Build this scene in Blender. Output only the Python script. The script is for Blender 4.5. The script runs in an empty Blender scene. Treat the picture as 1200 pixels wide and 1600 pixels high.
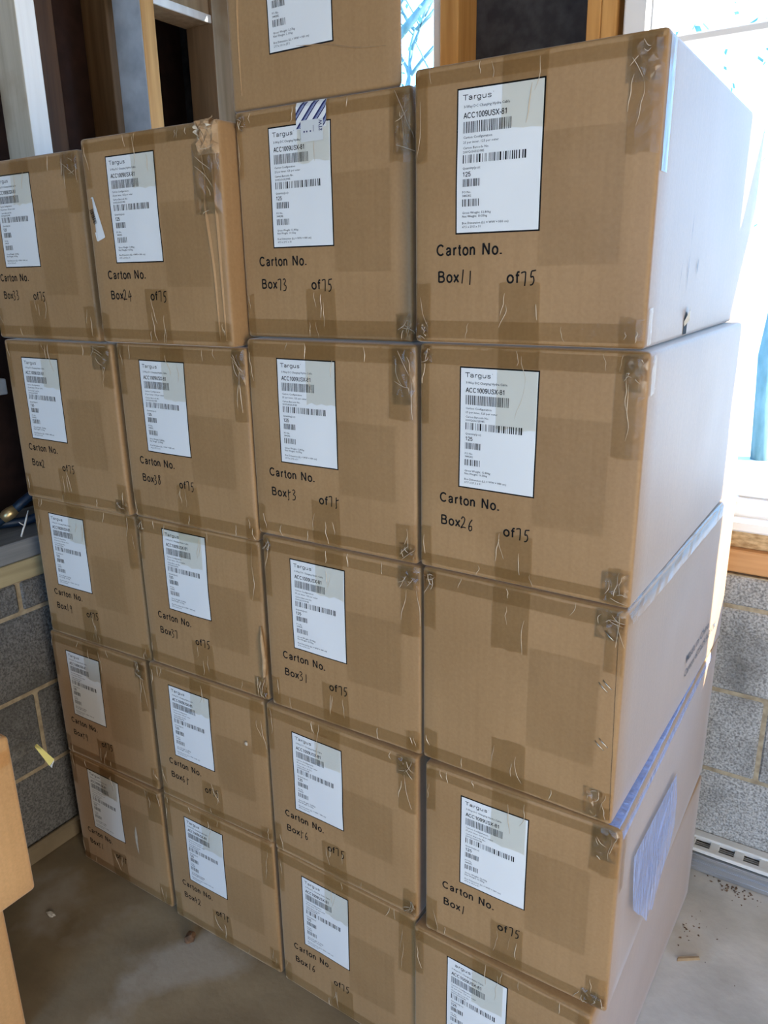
import bpy, bmesh, math, random
from mathutils import Vector, Matrix, noise

S = bpy.context.scene
COL = S.collection
rnd = random.Random(7)

# ------------------------------------------------------------------ camera
F_PX = 1209.64
R = ((0.8434017667692373, 0.5370436747175549, -0.016048403546585877),
     (0.14517068724287446, -0.2565388762265872, -0.9555696084272622),
     (-0.5172996533692639, 0.8035993382465324, -0.29432834079268466))
CAM_POS = Vector((1.43859, -0.89839, 1.34212))
cam_data = bpy.data.cameras.new('camera')
cam_data.sensor_fit = 'VERTICAL'
cam_data.sensor_height = 36.0
cam_data.lens = F_PX / 1600.0 * 36.0
cam_data.clip_start = 0.02
cam = bpy.data.objects.new('camera', cam_data)
COL.objects.link(cam)
rx, ry, rz = (Vector(r) for r in R)
rot = Matrix((rx, -ry, -rz)).transposed()          # columns: right, up, back
cam.matrix_world = Matrix.Translation(CAM_POS) @ rot.to_4x4()
S.camera = cam

# ------------------------------------------------------------------ exposure, world, sun, daylight, fills
S.view_settings.view_transform = 'Standard'
S.view_settings.look = 'None'
S.view_settings.gamma = 1.0
S.view_settings.use_curve_mapping = False
S.view_settings.exposure = 0.0

WORLD_STRENGTH = 6.5
SUN_STRENGTH = 34.0
SUN_DIR = Vector((-1.0, -0.27, -0.36))
DOOR_ENERGY = 2.5
SIDE_ENERGY = 48.0
CEILING_ENERGY = 3.0

w = bpy.data.worlds.new('sky')
S.world = w
w.use_nodes = True
nt = w.node_tree
nt.nodes.clear()
out = nt.nodes.new('ShaderNodeOutputWorld')
bg = nt.nodes.new('ShaderNodeBackground')
tc = nt.nodes.new('ShaderNodeTexCoord')
sep = nt.nodes.new('ShaderNodeSeparateXYZ')
ramp = nt.nodes.new('ShaderNodeValToRGB')
mr = nt.nodes.new('ShaderNodeMapRange')
mr.inputs['From Min'].default_value = -0.3
mr.inputs['From Max'].default_value = 1.0
nt.links.new(tc.outputs['Generated'], sep.inputs[0])
nt.links.new(sep.outputs['Z'], mr.inputs['Value'])
nt.links.new(mr.outputs[0], ramp.inputs[0])
ramp.color_ramp.elements[0].position = 0.15
ramp.color_ramp.elements[0].color = (0.45, 0.47, 0.5, 1)
ramp.color_ramp.elements[1].position = 0.9
ramp.color_ramp.elements[1].color = (0.30, 0.52, 1.0, 1)
e = ramp.color_ramp.elements.new(0.27)
e.color = (0.24, 0.56, 1.0, 1)
nt.links.new(ramp.outputs[0], bg.inputs['Color'])
bg.inputs['Strength'].default_value = WORLD_STRENGTH
nt.links.new(bg.outputs[0], out.inputs[0])

sd = bpy.data.lights.new('sun', 'SUN')
sd.energy = SUN_STRENGTH
sd.color = (1.0, 0.94, 0.85)
sd.angle = math.radians(0.6)
sun = bpy.data.objects.new('sun', sd)
COL.objects.link(sun)
sun.rotation_euler = SUN_DIR.to_track_quat('-Z', 'Y').to_euler()
sun.location = (6, 3, 5)

def area(name, loc, target, sx, sy, energy, color):
    d = bpy.data.lights.new(name, 'AREA')
    d.shape = 'RECTANGLE'
    d.size, d.size_y = sx, sy
    d.energy = energy
    d.color = color
    o = bpy.data.objects.new(name, d)
    COL.objects.link(o)
    o.location = loc
    o.rotation_euler = (Vector(target) - Vector(loc)).to_track_quat('-Z', 'Y').to_euler()
    return o

# daylight entering by the unseen open door behind the photographer, then two added fills
area('door_daylight', (1.3, -3.95, 1.5), (1.1, 0.0, 1.5), 2.2, 1.7, DOOR_ENERGY, (0.93, 0.97, 1.0))
area('side_fill', (3.07, -1.35, 0.8), (0.8, -0.1, 0.8), 0.75, 1.45, SIDE_ENERGY, (1.0, 0.91, 0.79))  # added fill from the right, set in an invented doorway
area('ceiling_fill', (1.5, -1.5, 2.52), (1.5, -1.5, 0.0), 0.9, 0.25, CEILING_ENERGY, (1.0, 0.95, 0.88))  # added overhead fill, no lamp is known here

# ------------------------------------------------------------------ materials
def mat(name):
    m = bpy.data.materials.new(name)
    m.use_nodes = True
    n = m.node_tree.nodes
    return m, n, m.node_tree.links, n['Principled BSDF']

def plain(name, color, rough=0.6, metallic=0.0, spec=0.5):
    m, n, l, p = mat(name)
    p.inputs['Base Color'].default_value = (*color, 1)
    p.inputs['Roughness'].default_value = rough
    p.inputs['Metallic'].default_value = metallic
    p.inputs['Specular IOR Level'].default_value = spec
    return m

def noise_mat(name, c1, c2, scale, rough=0.7, bump=0.0, stretch=(1, 1, 1), spec=0.4, detail=6, lo=0.35, hi=0.65,
              c3=None, scale3=2.0, lo3=0.5, hi3=0.65, bump_scale=None, metallic=0.0):
    m, n, l, p = mat(name)
    t = n.new('ShaderNodeTexCoord')
    mp = n.new('ShaderNodeMapping')
    mp.inputs['Scale'].default_value = stretch
    l.new(t.outputs['Object'], mp.inputs[0])
    nz = n.new('ShaderNodeTexNoise')
    nz.inputs['Scale'].default_value = scale
    nz.inputs['Detail'].default_value = detail
    l.new(mp.outputs[0], nz.inputs['Vector'])
    cr = n.new('ShaderNodeValToRGB')
    cr.color_ramp.elements[0].position = lo
    cr.color_ramp.elements[1].position = hi
    cr.color_ramp.elements[0].color = (*c1, 1)
    cr.color_ramp.elements[1].color = (*c2, 1)
    l.new(nz.outputs['Fac'], cr.inputs[0])
    col = cr.outputs[0]
    if c3:
        n3 = n.new('ShaderNodeTexNoise')
        n3.inputs['Scale'].default_value = scale3
        n3.inputs['Detail'].default_value = 5
        l.new(t.outputs['Object'], n3.inputs['Vector'])
        r3 = n.new('ShaderNodeMapRange')
        r3.inputs['From Min'].default_value = lo3
        r3.inputs['From Max'].default_value = hi3
        l.new(n3.outputs['Fac'], r3.inputs['Value'])
        mx = n.new('ShaderNodeMix')
        mx.data_type = 'RGBA'
        l.new(r3.outputs[0], mx.inputs['Factor'])
        l.new(col, mx.inputs['A'])
        mx.inputs['B'].default_value = (*c3, 1)
        col = mx.outputs['Result']
    l.new(col, p.inputs['Base Color'])
    p.inputs['Roughness'].default_value = rough
    p.inputs['Specular IOR Level'].default_value = spec
    p.inputs['Metallic'].default_value = metallic
    if bump:
        nb = n.new('ShaderNodeTexNoise')
        nb.inputs['Scale'].default_value = bump_scale or scale
        nb.inputs['Detail'].default_value = 4
        l.new(mp.outputs[0], nb.inputs['Vector'])
        b = n.new('ShaderNodeBump')
        b.inputs['Strength'].default_value = bump
        b.inputs['Distance'].default_value = 0.004
        l.new(nb.outputs['Fac'], b.inputs['Height'])
        l.new(b.outputs[0], p.inputs['Normal'])
    return m

def cardboard(name='cardboard', k=1.0):
    m, n, l, p = mat(name)
    t = n.new('ShaderNodeTexCoord')
    info = n.new('ShaderNodeObjectInfo')
    # fine fibre mottling
    n1 = n.new('ShaderNodeTexNoise')
    n1.inputs['Scale'].default_value = 220
    n1.inputs['Detail'].default_value = 5
    l.new(t.outputs['Object'], n1.inputs['Vector'])
    # broad stains
    n2 = n.new('ShaderNodeTexNoise')
    n2.inputs['Scale'].default_value = 6
    n2.inputs['Detail'].default_value = 4
    n2.noise_dimensions = '4D'
    l.new(t.outputs['Object'], n2.inputs['Vector'])
    mu = n.new('ShaderNodeMath'); mu.operation = 'MULTIPLY'
    mu.inputs[1].default_value = 50
    l.new(info.outputs['Random'], mu.inputs[0])
    l.new(mu.outputs[0], n2.inputs['W'])
    # flute lines running upright
    mp = n.new('ShaderNodeMapping')
    mp.inputs['Scale'].default_value = (150, 150, 3)
    l.new(t.outputs['Object'], mp.inputs[0])
    n3 = n.new('ShaderNodeTexNoise')
    n3.inputs['Scale'].default_value = 1.0
    n3.inputs['Detail'].default_value = 2
    l.new(mp.outputs[0], n3.inputs['Vector'])
    a = n.new('ShaderNodeMath'); a.operation = 'MULTIPLY_ADD'
    l.new(n1.outputs['Fac'], a.inputs[0]); a.inputs[1].default_value = 0.35
    b = n.new('ShaderNodeMath'); b.operation = 'MULTIPLY_ADD'
    l.new(n2.outputs['Fac'], b.inputs[0]); b.inputs[1].default_value = 0.5
    c = n.new('ShaderNodeMath'); c.operation = 'MULTIPLY'
    l.new(n3.outputs['Fac'], c.inputs[0]); c.inputs[1].default_value = 0.18
    l.new(c.outputs[0], b.inputs[2])
    l.new(b.outputs[0], a.inputs[2])
    cr = n.new('ShaderNodeValToRGB')
    cr.color_ramp.elements[0].position = 0.3
    cr.color_ramp.elements[0].color = (0.285 * k, 0.158 * k, 0.062 * k, 1)
    cr.color_ramp.elements[1].position = 0.72
    cr.color_ramp.elements[1].color = (0.40 * k, 0.236 * k, 0.105 * k, 1)
    l.new(a.outputs[0], cr.inputs[0])
    l.new(cr.outputs[0], p.inputs['Base Color'])
    p.inputs['Roughness'].default_value = 0.52
    p.inputs['Specular IOR Level'].default_value = 0.42
    p.inputs['Sheen Weight'].default_value = 0.5
    p.inputs['Sheen Roughness'].default_value = 0.4
    bp = n.new('ShaderNodeBump')
    bp.inputs['Strength'].default_value = 0.12
    bp.inputs['Distance'].default_value = 0.002
    l.new(a.outputs[0], bp.inputs['Height'])
    l.new(bp.outputs[0], p.inputs['Normal'])
    return m

def tape_mat(name, tint, gloss, bump_scale=40, bump=0.25, rough=0.16):
    m, n, l, p = mat(name)
    n.remove(p)
    o = n['Material Output']
    tr = n.new('ShaderNodeBsdfTransparent')
    tr.inputs[0].default_value = (*tint, 1)
    gl = n.new('ShaderNodeBsdfGlossy')
    gl.inputs['Roughness'].default_value = rough
    t = n.new('ShaderNodeTexCoord')
    nz = n.new('ShaderNodeTexNoise')
    nz.inputs['Scale'].default_value = bump_scale
    nz.inputs['Detail'].default_value = 3
    l.new(t.outputs['Object'], nz.inputs['Vector'])
    b = n.new('ShaderNodeBump')
    b.inputs['Strength'].default_value = bump
    b.inputs['Distance'].default_value = 0.004
    l.new(nz.outputs['Fac'], b.inputs['Height'])
    l.new(b.outputs[0], gl.inputs['Normal'])
    fr = n.new('ShaderNodeFresnel')
    fr.inputs['IOR'].default_value = 1.45
    l.new(b.outputs[0], fr.inputs['Normal'])
    mu = n.new('ShaderNodeMath'); mu.operation = 'MULTIPLY'
    mu.inputs[1].default_value = gloss
    l.new(fr.outputs[0], mu.inputs[0])
    mx = n.new('ShaderNodeMixShader')
    l.new(mu.outputs[0], mx.inputs[0])
    l.new(tr.outputs[0], mx.inputs[1])
    l.new(gl.outputs[0], mx.inputs[2])
    l.new(mx.outputs[0], o.inputs['Surface'])
    return m

def wood(name, c1, c2, rough=0.65, scale=9.0, c3=None, axis='Z'):
    st = {'Z': (6, 6, 0.35), 'Y': (6, 0.35, 6), 'X': (0.35, 6, 6)}[axis]
    return noise_mat(name, c1, c2, scale, rough, 0.15, st, 0.35, 8, 0.3, 0.7, c3, 4.0, 0.52, 0.62)

M_CARD = cardboard()
M_CARD_LIT = cardboard('lit_cardboard', 1.95)  # same cardboard, lightened to paint stronger light on the near cartons
M_TAPE = tape_mat('packing_tape', (0.978, 0.933, 0.853), 0.45)
M_STAIN = tape_mat('glue_stain', (0.965, 0.955, 0.935), 0.15, 30, 0.1, 0.3)
M_FILM = tape_mat('clear_film', (0.992, 0.975, 0.94), 0.8, 90, 0.12, 0.22)
def sky_film():
    m, n, l, p = mat('sky_tinted_film')
    p.inputs['Base Color'].default_value = (0.42, 0.53, 0.88, 1)  # reflected sky blue put into the base colour
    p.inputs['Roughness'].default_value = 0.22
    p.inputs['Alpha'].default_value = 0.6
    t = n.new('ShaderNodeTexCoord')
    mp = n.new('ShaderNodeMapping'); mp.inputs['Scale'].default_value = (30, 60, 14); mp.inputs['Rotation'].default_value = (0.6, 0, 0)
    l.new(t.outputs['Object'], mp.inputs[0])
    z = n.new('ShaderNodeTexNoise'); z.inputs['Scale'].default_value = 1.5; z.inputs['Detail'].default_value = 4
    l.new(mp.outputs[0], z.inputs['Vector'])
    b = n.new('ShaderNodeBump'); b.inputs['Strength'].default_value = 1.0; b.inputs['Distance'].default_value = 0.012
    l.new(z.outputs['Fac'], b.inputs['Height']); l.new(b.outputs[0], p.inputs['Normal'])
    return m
M_SKYFILM = sky_film()
M_CREASE = plain('tape_crease', (0.62, 0.50, 0.36), 0.22)
M_PAPER = plain('label_paper', (0.76, 0.765, 0.755), 0.45)
M_INK = plain('black_ink', (0.008, 0.008, 0.009), 0.85, 0, 0.15)
M_PEN = plain('marker_ink', (0.007, 0.007, 0.008), 0.8, 0, 0.15)
M_GREYINK = plain('grey_ink', (0.10, 0.11, 0.13), 0.6)
M_BLUEINK = plain('blue_ink', (0.012, 0.015, 0.10), 0.5)
M_PALEBLUE = plain('pale_blue_ink', (0.22, 0.26, 0.42), 0.5)
M_STEEL = plain('staple_steel', (0.55, 0.52, 0.46), 0.28, 1.0)
M_TORN = noise_mat('torn_paper', (0.48, 0.40, 0.30), (0.62, 0.54, 0.42), 60, 0.8)
M_RAW = noise_mat('raw_cardboard', (0.36, 0.22, 0.11), (0.50, 0.33, 0.18), 60, 0.75)
M_DARK = plain('dark_hollow', (0.015, 0.012, 0.01), 0.9)
def concrete():
    """grey slab, bare by the back wall window, under a skin of brown dust towards the left corner"""
    m, n, l, p = mat('concrete')
    t = n.new('ShaderNodeTexCoord')
    def nz(scale, detail, lo, hi):
        q = n.new('ShaderNodeTexNoise'); q.inputs['Scale'].default_value = scale; q.inputs['Detail'].default_value = detail
        l.new(t.outputs['Object'], q.inputs['Vector'])
        r = n.new('ShaderNodeMapRange'); r.inputs['From Min'].default_value = lo; r.inputs['From Max'].default_value = hi
        l.new(q.outputs['Fac'], r.inputs['Value'])
        return r.outputs[0]
    def mix(f, a, b):
        x = n.new('ShaderNodeMix'); x.data_type = 'RGBA'
        for k, v in (('Factor', f), ('A', a), ('B', b)):
            if isinstance(v, tuple): x.inputs[k].default_value = (*v, 1)
            else: l.new(v, x.inputs[k])
        return x.outputs['Result']
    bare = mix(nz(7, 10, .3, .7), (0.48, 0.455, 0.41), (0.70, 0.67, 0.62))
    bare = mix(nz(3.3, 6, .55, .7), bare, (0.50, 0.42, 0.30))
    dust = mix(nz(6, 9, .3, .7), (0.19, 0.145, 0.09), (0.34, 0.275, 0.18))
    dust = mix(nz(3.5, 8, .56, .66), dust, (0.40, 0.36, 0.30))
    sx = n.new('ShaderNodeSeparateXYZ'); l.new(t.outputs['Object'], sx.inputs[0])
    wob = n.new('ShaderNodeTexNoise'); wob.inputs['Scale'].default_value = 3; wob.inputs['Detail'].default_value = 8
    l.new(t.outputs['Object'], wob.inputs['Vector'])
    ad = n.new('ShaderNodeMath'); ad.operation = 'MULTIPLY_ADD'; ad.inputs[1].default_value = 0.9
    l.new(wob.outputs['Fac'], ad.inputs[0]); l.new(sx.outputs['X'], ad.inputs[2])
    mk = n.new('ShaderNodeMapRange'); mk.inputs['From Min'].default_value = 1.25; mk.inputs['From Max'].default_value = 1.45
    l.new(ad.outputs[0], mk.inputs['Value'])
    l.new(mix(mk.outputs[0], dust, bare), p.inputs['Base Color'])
    p.inputs['Roughness'].default_value = 0.85
    p.inputs['Specular IOR Level'].default_value = 0.3
    b = n.new('ShaderNodeTexNoise'); b.inputs['Scale'].default_value = 60; b.inputs['Detail'].default_value = 4
    l.new(t.outputs['Object'], b.inputs['Vector'])
    bp = n.new('ShaderNodeBump'); bp.inputs['Strength'].default_value = 0.25; bp.inputs['Distance'].default_value = 0.004
    l.new(b.outputs['Fac'], bp.inputs['Height']); l.new(bp.outputs[0], p.inputs['Normal'])
    return m
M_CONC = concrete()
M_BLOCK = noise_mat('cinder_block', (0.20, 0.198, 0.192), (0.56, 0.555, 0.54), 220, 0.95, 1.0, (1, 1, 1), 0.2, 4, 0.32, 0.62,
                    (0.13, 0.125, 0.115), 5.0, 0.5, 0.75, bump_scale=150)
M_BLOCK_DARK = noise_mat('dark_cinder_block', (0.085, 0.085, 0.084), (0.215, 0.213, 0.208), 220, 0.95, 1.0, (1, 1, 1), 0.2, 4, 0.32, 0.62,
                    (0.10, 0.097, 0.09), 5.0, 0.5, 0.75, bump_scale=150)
M_MORTAR = noise_mat('mortar', (0.30, 0.24, 0.16), (0.46, 0.38, 0.26), 60, 0.95, 0.6)
M_WOOD_SILL = wood('sill_wood', (0.34, 0.28, 0.16), (0.50, 0.42, 0.25), axis='Y')
M_WOOD_GREY = wood('weathered_wood', (0.17, 0.18, 0.19), (0.30, 0.31, 0.32), axis='Y')
M_WOOD_WHITE = wood('white_and_sunlit_wood', (0.82, 0.80, 0.76), (0.93, 0.92, 0.88))  # white header edge, and sunlight painted on a stud face
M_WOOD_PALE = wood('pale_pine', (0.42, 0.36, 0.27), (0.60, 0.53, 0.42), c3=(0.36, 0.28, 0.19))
M_WOOD_ORANGE = wood('orange_pine', (0.50, 0.25, 0.07), (0.68, 0.38, 0.13))
M_WOOD_BROWN = wood('brown_pine', (0.16, 0.085, 0.035), (0.27, 0.15, 0.07))
M_WOOD_TAN = wood('tan_pine', (0.30, 0.20, 0.11), (0.44, 0.31, 0.18))
M_PAINT = noise_mat('grey_painted_wood', (0.40, 0.43, 0.47), (0.56, 0.59, 0.63), 18, 0.7, 0.6)
M_BOARD = noise_mat('dark_shaded_fibreboard', (0.024, 0.010, 0.007), (0.045, 0.019, 0.013), 25, 0.8)  # dark brown board, deepened to paint the shade of the closed bay
M_BLACK = noise_mat('black_sheathing', (0.022, 0.022, 0.026), (0.05, 0.05, 0.055), 30, 0.7)
M_OSB = noise_mat('strand_board', (0.40, 0.25, 0.11), (0.72, 0.52, 0.28), 55, 0.7, 0.3, (1, 1, 2.5))
M_VINYL = plain('white_vinyl', (0.82, 0.83, 0.84), 0.35)
M_WHITE = plain('white_plaster', (0.72, 0.71, 0.68), 0.8)
M_BARE = noise_mat('bare_timber_wall', (0.22, 0.17, 0.11), (0.32, 0.25, 0.17), 6, 0.8)
M_ALU = noise_mat('aluminium', (0.50, 0.51, 0.54), (0.60, 0.61, 0.64), 4, 0.38, 0, (1, 40, 40), metallic=0.85)
M_ALU_L = plain('white_enamel', (0.74, 0.74, 0.72), 0.4)
M_GRASS = noise_mat('pale_ground', (0.42, 0.44, 0.40), (0.60, 0.60, 0.55), 3, 0.95)
M_BARK = noise_mat('pale_bark', (0.07, 0.15, 0.16), (0.13, 0.23, 0.25), 12, 0.9, 0.3, (1, 1, 0.3))
M_LEAF = noise_mat('leaf_green', (0.06, 0.20, 0.20), (0.12, 0.30, 0.30), 8, 0.7)
M_HOSE = plain('blue_hose', (0.006, 0.022, 0.05), 0.45)
M_BRASS = plain('brass', (0.55, 0.42, 0.22), 0.35, 0.8)
M_YELLOW = plain('yellow_plastic', (0.80, 0.72, 0.25), 0.45)
M_LEAFLITTER = noise_mat('leaf_litter', (0.06, 0.035, 0.02), (0.20, 0.11, 0.06), 60, 0.9)

def glass_mat():
    m, n, l, p = mat('window_glass')
    n.remove(p)
    tr = n.new('ShaderNodeBsdfTransparent')
    tr.inputs[0].default_value = (0.97, 0.985, 0.99, 1)
    gl = n.new('ShaderNodeBsdfGlossy'); gl.inputs['Roughness'].default_value = 0.02
    fr = n.new('ShaderNodeFresnel'); fr.inputs['IOR'].default_value = 1.45
    mx = n.new('ShaderNodeMixShader')
    ge = n.new('ShaderNodeNewGeometry')
    sb = n.new('ShaderNodeMath'); sb.operation = 'SUBTRACT'; sb.inputs[0].default_value = 1.0
    l.new(ge.outputs['Backfacing'], sb.inputs[1])
    mf = n.new('ShaderNodeMath'); mf.operation = 'MULTIPLY'
    l.new(fr.outputs[0], mf.inputs[0]); l.new(sb.outputs[0], mf.inputs[1])
    l.new(mf.outputs[0], mx.inputs[0]); l.new(tr.outputs[0], mx.inputs[1]); l.new(gl.outputs[0], mx.inputs[2])
    l.new(mx.outputs[0], n['Material Output'].inputs['Surface'])
    return m
M_GLASS = glass_mat()

# ------------------------------------------------------------------ mesh helpers
class MB:
    """collects vertices and faces of one mesh object"""
    def __init__(self):
        self.v, self.f, self.m = [], [], []
    def add(self, vs, fs, mi=0):
        o = len(self.v)
        self.v += [tuple(x) for x in vs]
        self.f += [tuple(i + o for i in f) for f in fs]
        self.m += [mi] * len(fs)
        return self
    def box(self, x0, x1, y0, y1, z0, z1, mi=0, bev=0.0, seg=1):
        if bev <= 0:
            vs = [(x, y, z) for z in (z0, z1) for y in (y0, y1) for x in (x0, x1)]
            fs = [(0, 2, 3, 1), (4, 5, 7, 6), (0, 1, 5, 4), (2, 6, 7, 3), (0, 4, 6, 2), (1, 3, 7, 5)]
            return self.add(vs, fs, mi)
        bm = bmesh.new()
        bmesh.ops.create_cube(bm, size=1.0)
        for q in bm.verts:
            q.co = Vector(((x0 + x1) / 2 + q.co.x * (x1 - x0), (y0 + y1) / 2 + q.co.y * (y1 - y0), (z0 + z1) / 2 + q.co.z * (z1 - z0)))
        bmesh.ops.bevel(bm, geom=bm.edges[:], offset=bev, segments=seg, affect='EDGES', profile=0.5)
        bm.verts.index_update()
        self.add([q.co[:] for q in bm.verts], [[q.index for q in f.verts] for f in bm.faces], mi)
        bm.free()
        return self
    def tube(self, pts, r, n=8, mi=0, cap=True):
        pts = [Vector(p) for p in pts]
        rs = r if isinstance(r, (list, tuple)) else [r] * len(pts)
        up = Vector((0.13, 0.31, 0.94))
        rings = []
        for i, p in enumerate(pts):
            t = (pts[min(i + 1, len(pts) - 1)] - pts[max(i - 1, 0)]).normalized()
            if abs(t.dot(up)) > 0.97:
                up = Vector((0.9, 0.2, 0.1))
            a = t.cross(up).normalized()
            b = t.cross(a)
            rings.append([p + (a * math.cos(k * 2 * math.pi / n) + b * math.sin(k * 2 * math.pi / n)) * rs[i] for k in range(n)])
        vs = [q for ring in rings for q in ring]
        fs = [(i * n + k, i * n + (k + 1) % n, (i + 1) * n + (k + 1) % n, (i + 1) * n + k) for i in range(len(pts) - 1) for k in range(n)]
        if cap:
            fs += [tuple(range(n - 1, -1, -1)), tuple((len(pts) - 1) * n + k for k in range(n))]
        return self.add(vs, fs, mi)
    def build(self, name, mats, parent=None, smooth=False):
        me = bpy.data.meshes.new(name)
        me.from_pydata(self.v, [], self.f)
        if not isinstance(mats, (list, tuple)):
            mats = [mats]
        for m in mats:
            me.materials.append(m)
        if len(mats) > 1:
            me.polygons.foreach_set('material_index', self.m)
        if smooth:
            me.polygons.foreach_set('use_smooth', [True] * len(me.polygons))
        me.update()
        o = bpy.data.objects.new(name, me)
        COL.objects.link(o)
        if parent:
            o.parent = parent
        return o

def tag(o, label=None, cat=None, group=None, kind=None):
    for k, x in (('label', label), ('category', cat), ('group', group), ('kind', kind)):
        if x:
            o[k] = x
    return o

def struct(name, mb, m, parent=None, smooth=False):
    o = mb.build(name, m, parent, smooth)
    if parent is None:
        o['kind'] = 'structure'
    return o

def empty(name, loc, rz=0.0):
    o = bpy.data.objects.new(name, None)
    COL.objects.link(o)
    o.location = loc
    o.rotation_euler = (0, 0, rz)
    o.empty_display_size = 0.05
    return o

# ------------------------------------------------------------------ the setting
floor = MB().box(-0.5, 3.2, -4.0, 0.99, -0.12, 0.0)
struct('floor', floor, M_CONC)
struct('ceiling', MB().box(-0.5, 3.2, -4.1, 0.99, 2.56, 2.66), M_BARE)

def block_wall(rows, along, face, back, axis, off):
    """running-bond blocks with recessed mortar; rows = list of (z0, z1)"""
    mb = MB()
    a0, a1 = along
    g = 0.005
    for i, (z0, z1) in enumerate(rows):
        s = off + (0.2 if i % 2 else 0.0)
        k = math.floor((a0 - s) / 0.4)
        p = s + 0.4 * k
        while p < a1:
            q0, q1 = max(p + g, a0), min(p + 0.4 - g, a1)
            if q1 - q0 > 0.02:
                if axis == 'Y':
                    mb.box(back, face, q0, q1, z0 + g, z1 - g, 0, 0.004)
                else:
                    mb.box(q0, q1, face, back, z0 + g, z1 - g, 0, 0.004)
            p += 0.4
    m = 0.004
    if axis == 'Y':
        mb.box(back + 0.02, face - m, a0, a1, rows[0][0], rows[-1][1] - 0.002, 1)
    else:
        mb.box(a0, a1, face + m, back - 0.02, rows[0][0], rows[-1][1] - 0.002, 1)
    return mb

ROWS = [(0.0, 0.225), (0.225, 0.424), (0.424, 0.622), (0.622, 0.70)]
# left side: block base, footing, sill plates, two rows of studs and dark sheathing
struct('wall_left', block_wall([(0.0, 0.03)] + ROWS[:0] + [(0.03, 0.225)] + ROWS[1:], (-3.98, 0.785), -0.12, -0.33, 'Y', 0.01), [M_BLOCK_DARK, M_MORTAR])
ft = MB()
ft.box(-0.121, -0.104, -3.9, 0.70, 0.0, 0.048, 0, 0.006)
struct('baseboard_left', ft, M_CONC)
struct('trim_1', MB().box(-0.345, -0.112, -3.9, 0.785, 0.70, 0.745, 0, 0.002), M_WOOD_SILL)
struct('trim_2', MB().box(-0.345, -0.116, -3.9, 0.785, 0.745, 0.79, 0, 0.003), M_WOOD_GREY)

def stud(name, x0, x1, y0, y1, z0, z1, mats, skin=None):
    """one length of timber; skin = (face, material) for a side painted, weathered or coloured as if lit"""
    mb = MB()
    mb.box(x0, x1, y0, y1, z0, z1, 0, 0.003, 2)
    o = mb.build(name, mats)
    o['kind'] = 'structure'
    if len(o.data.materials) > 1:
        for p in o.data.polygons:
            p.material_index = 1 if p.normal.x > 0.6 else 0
    return o

stud('trim_3', -0.21, -0.12, 0.200, 0.246, 0.79, 2.56, [M_WOOD_PALE, M_WOOD_WHITE])  # white right face paints sunlight that does not reach this stud
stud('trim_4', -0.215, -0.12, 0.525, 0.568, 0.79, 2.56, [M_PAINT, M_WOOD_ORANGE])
stud('trim_5', -0.215, -0.12, 0.760, 0.826, 0.79, 2.56, [M_WOOD_BROWN, M_WOOD_PALE])  # right face coloured paler to paint the light it catches
struct('trim_6', MB().box(-0.215, -0.128, 0.569, 0.759, 1.955, 2.10, 0, 0.002), [M_WOOD_TAN])
struct('trim_20', MB().box(-0.1279, -0.122, 0.569, 0.759, 1.954, 1.972, 0, 0.001), [M_WOOD_WHITE])
M_WOOD_DEEP = wood('dark_brown_pine', (0.055, 0.026, 0.011), (0.11, 0.055, 0.024))  # deeper brown than the other studs
stud('trim_7', -0.36, -0.27, 0.350, 0.402, 0.79, 2.56, [M_WOOD_DEEP])
stud('trim_8', -0.36, -0.27, 0.552, 0.592, 0.79, 2.56, [M_WOOD_BROWN])
struct('trim_9', MB().box(-0.32, -0.27, -0.9, 0.150, 1.088, 1.124, 0, 0.002), M_PAINT)
struct('wall_outer', MB().box(-0.40, -0.36, -3.98, 0.99, 0.70, 2.56), M_BOARD)
stud('trim_10', -0.21, -0.12, -0.26, -0.215, 0.79, 2.56, [M_WOOD_PALE, M_WOOD_PALE])
struct('trim_11', MB().box(-0.205, -0.195, -0.21, 0.130, 1.40, 2.2), M_PAINT)

# back side: block base, sill, studs, sheathing and two windows
WX0, WX1 = 0.985, 2.62
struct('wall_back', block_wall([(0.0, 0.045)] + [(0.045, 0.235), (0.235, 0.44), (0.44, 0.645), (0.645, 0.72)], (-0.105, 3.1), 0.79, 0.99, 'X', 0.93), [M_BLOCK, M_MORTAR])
struct('trim_12', MB().box(-0.10, 3.1, 0.795, 0.93, 0.722, 0.772, 0, 0.003), wood('sill_orange', (0.55, 0.28, 0.11), (0.72, 0.40, 0.18), axis='X'))
ob = MB().box(WX0 - 0.06, WX1 + 0.06, 0.815, 0.83, 0.773, 0.835)
struct('wall_apron', ob, M_OSB)
for i, (a, b) in enumerate(((0.517, 0.562), (0.845, 0.874), (0.8745, 0.905))):
    stud('trim_%d' % (13 + i), a, b, 0.79, 0.88, 0.773, 2.56, [M_WOOD_ORANGE])
for i, (a, b) in enumerate(((2.72, 2.765), (2.98, 3.025), (-0.112, -0.075))):
    stud('trim_%d' % (16 + i), a, b, 0.827 if a < 0 else 0.79, 0.88, 0.773, 2.56, [M_WOOD_TAN if a < 0 else M_WOOD_ORANGE])
sh = MB()
sh.box(-0.36, 0.06, 0.881, 0.90, 0.773, 2.56)
sh.box(0.06, 0.517, 0.881, 0.90, 0.773, 1.10)
sh.box(0.06, 0.517, 0.881, 0.90, 2.2, 2.56)
sh.box(0.50, 0.93, 0.881, 0.90, 0.773, 2.56)
sh.box(0.93, WX1 + 0.05, 0.881, 0.90, 2.33, 2.56)
sh.box(WX1 + 0.04, 3.2, 0.881, 0.90, 0.773, 2.56)
struct('wall_sheathing', sh, M_BLACK)

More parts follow.
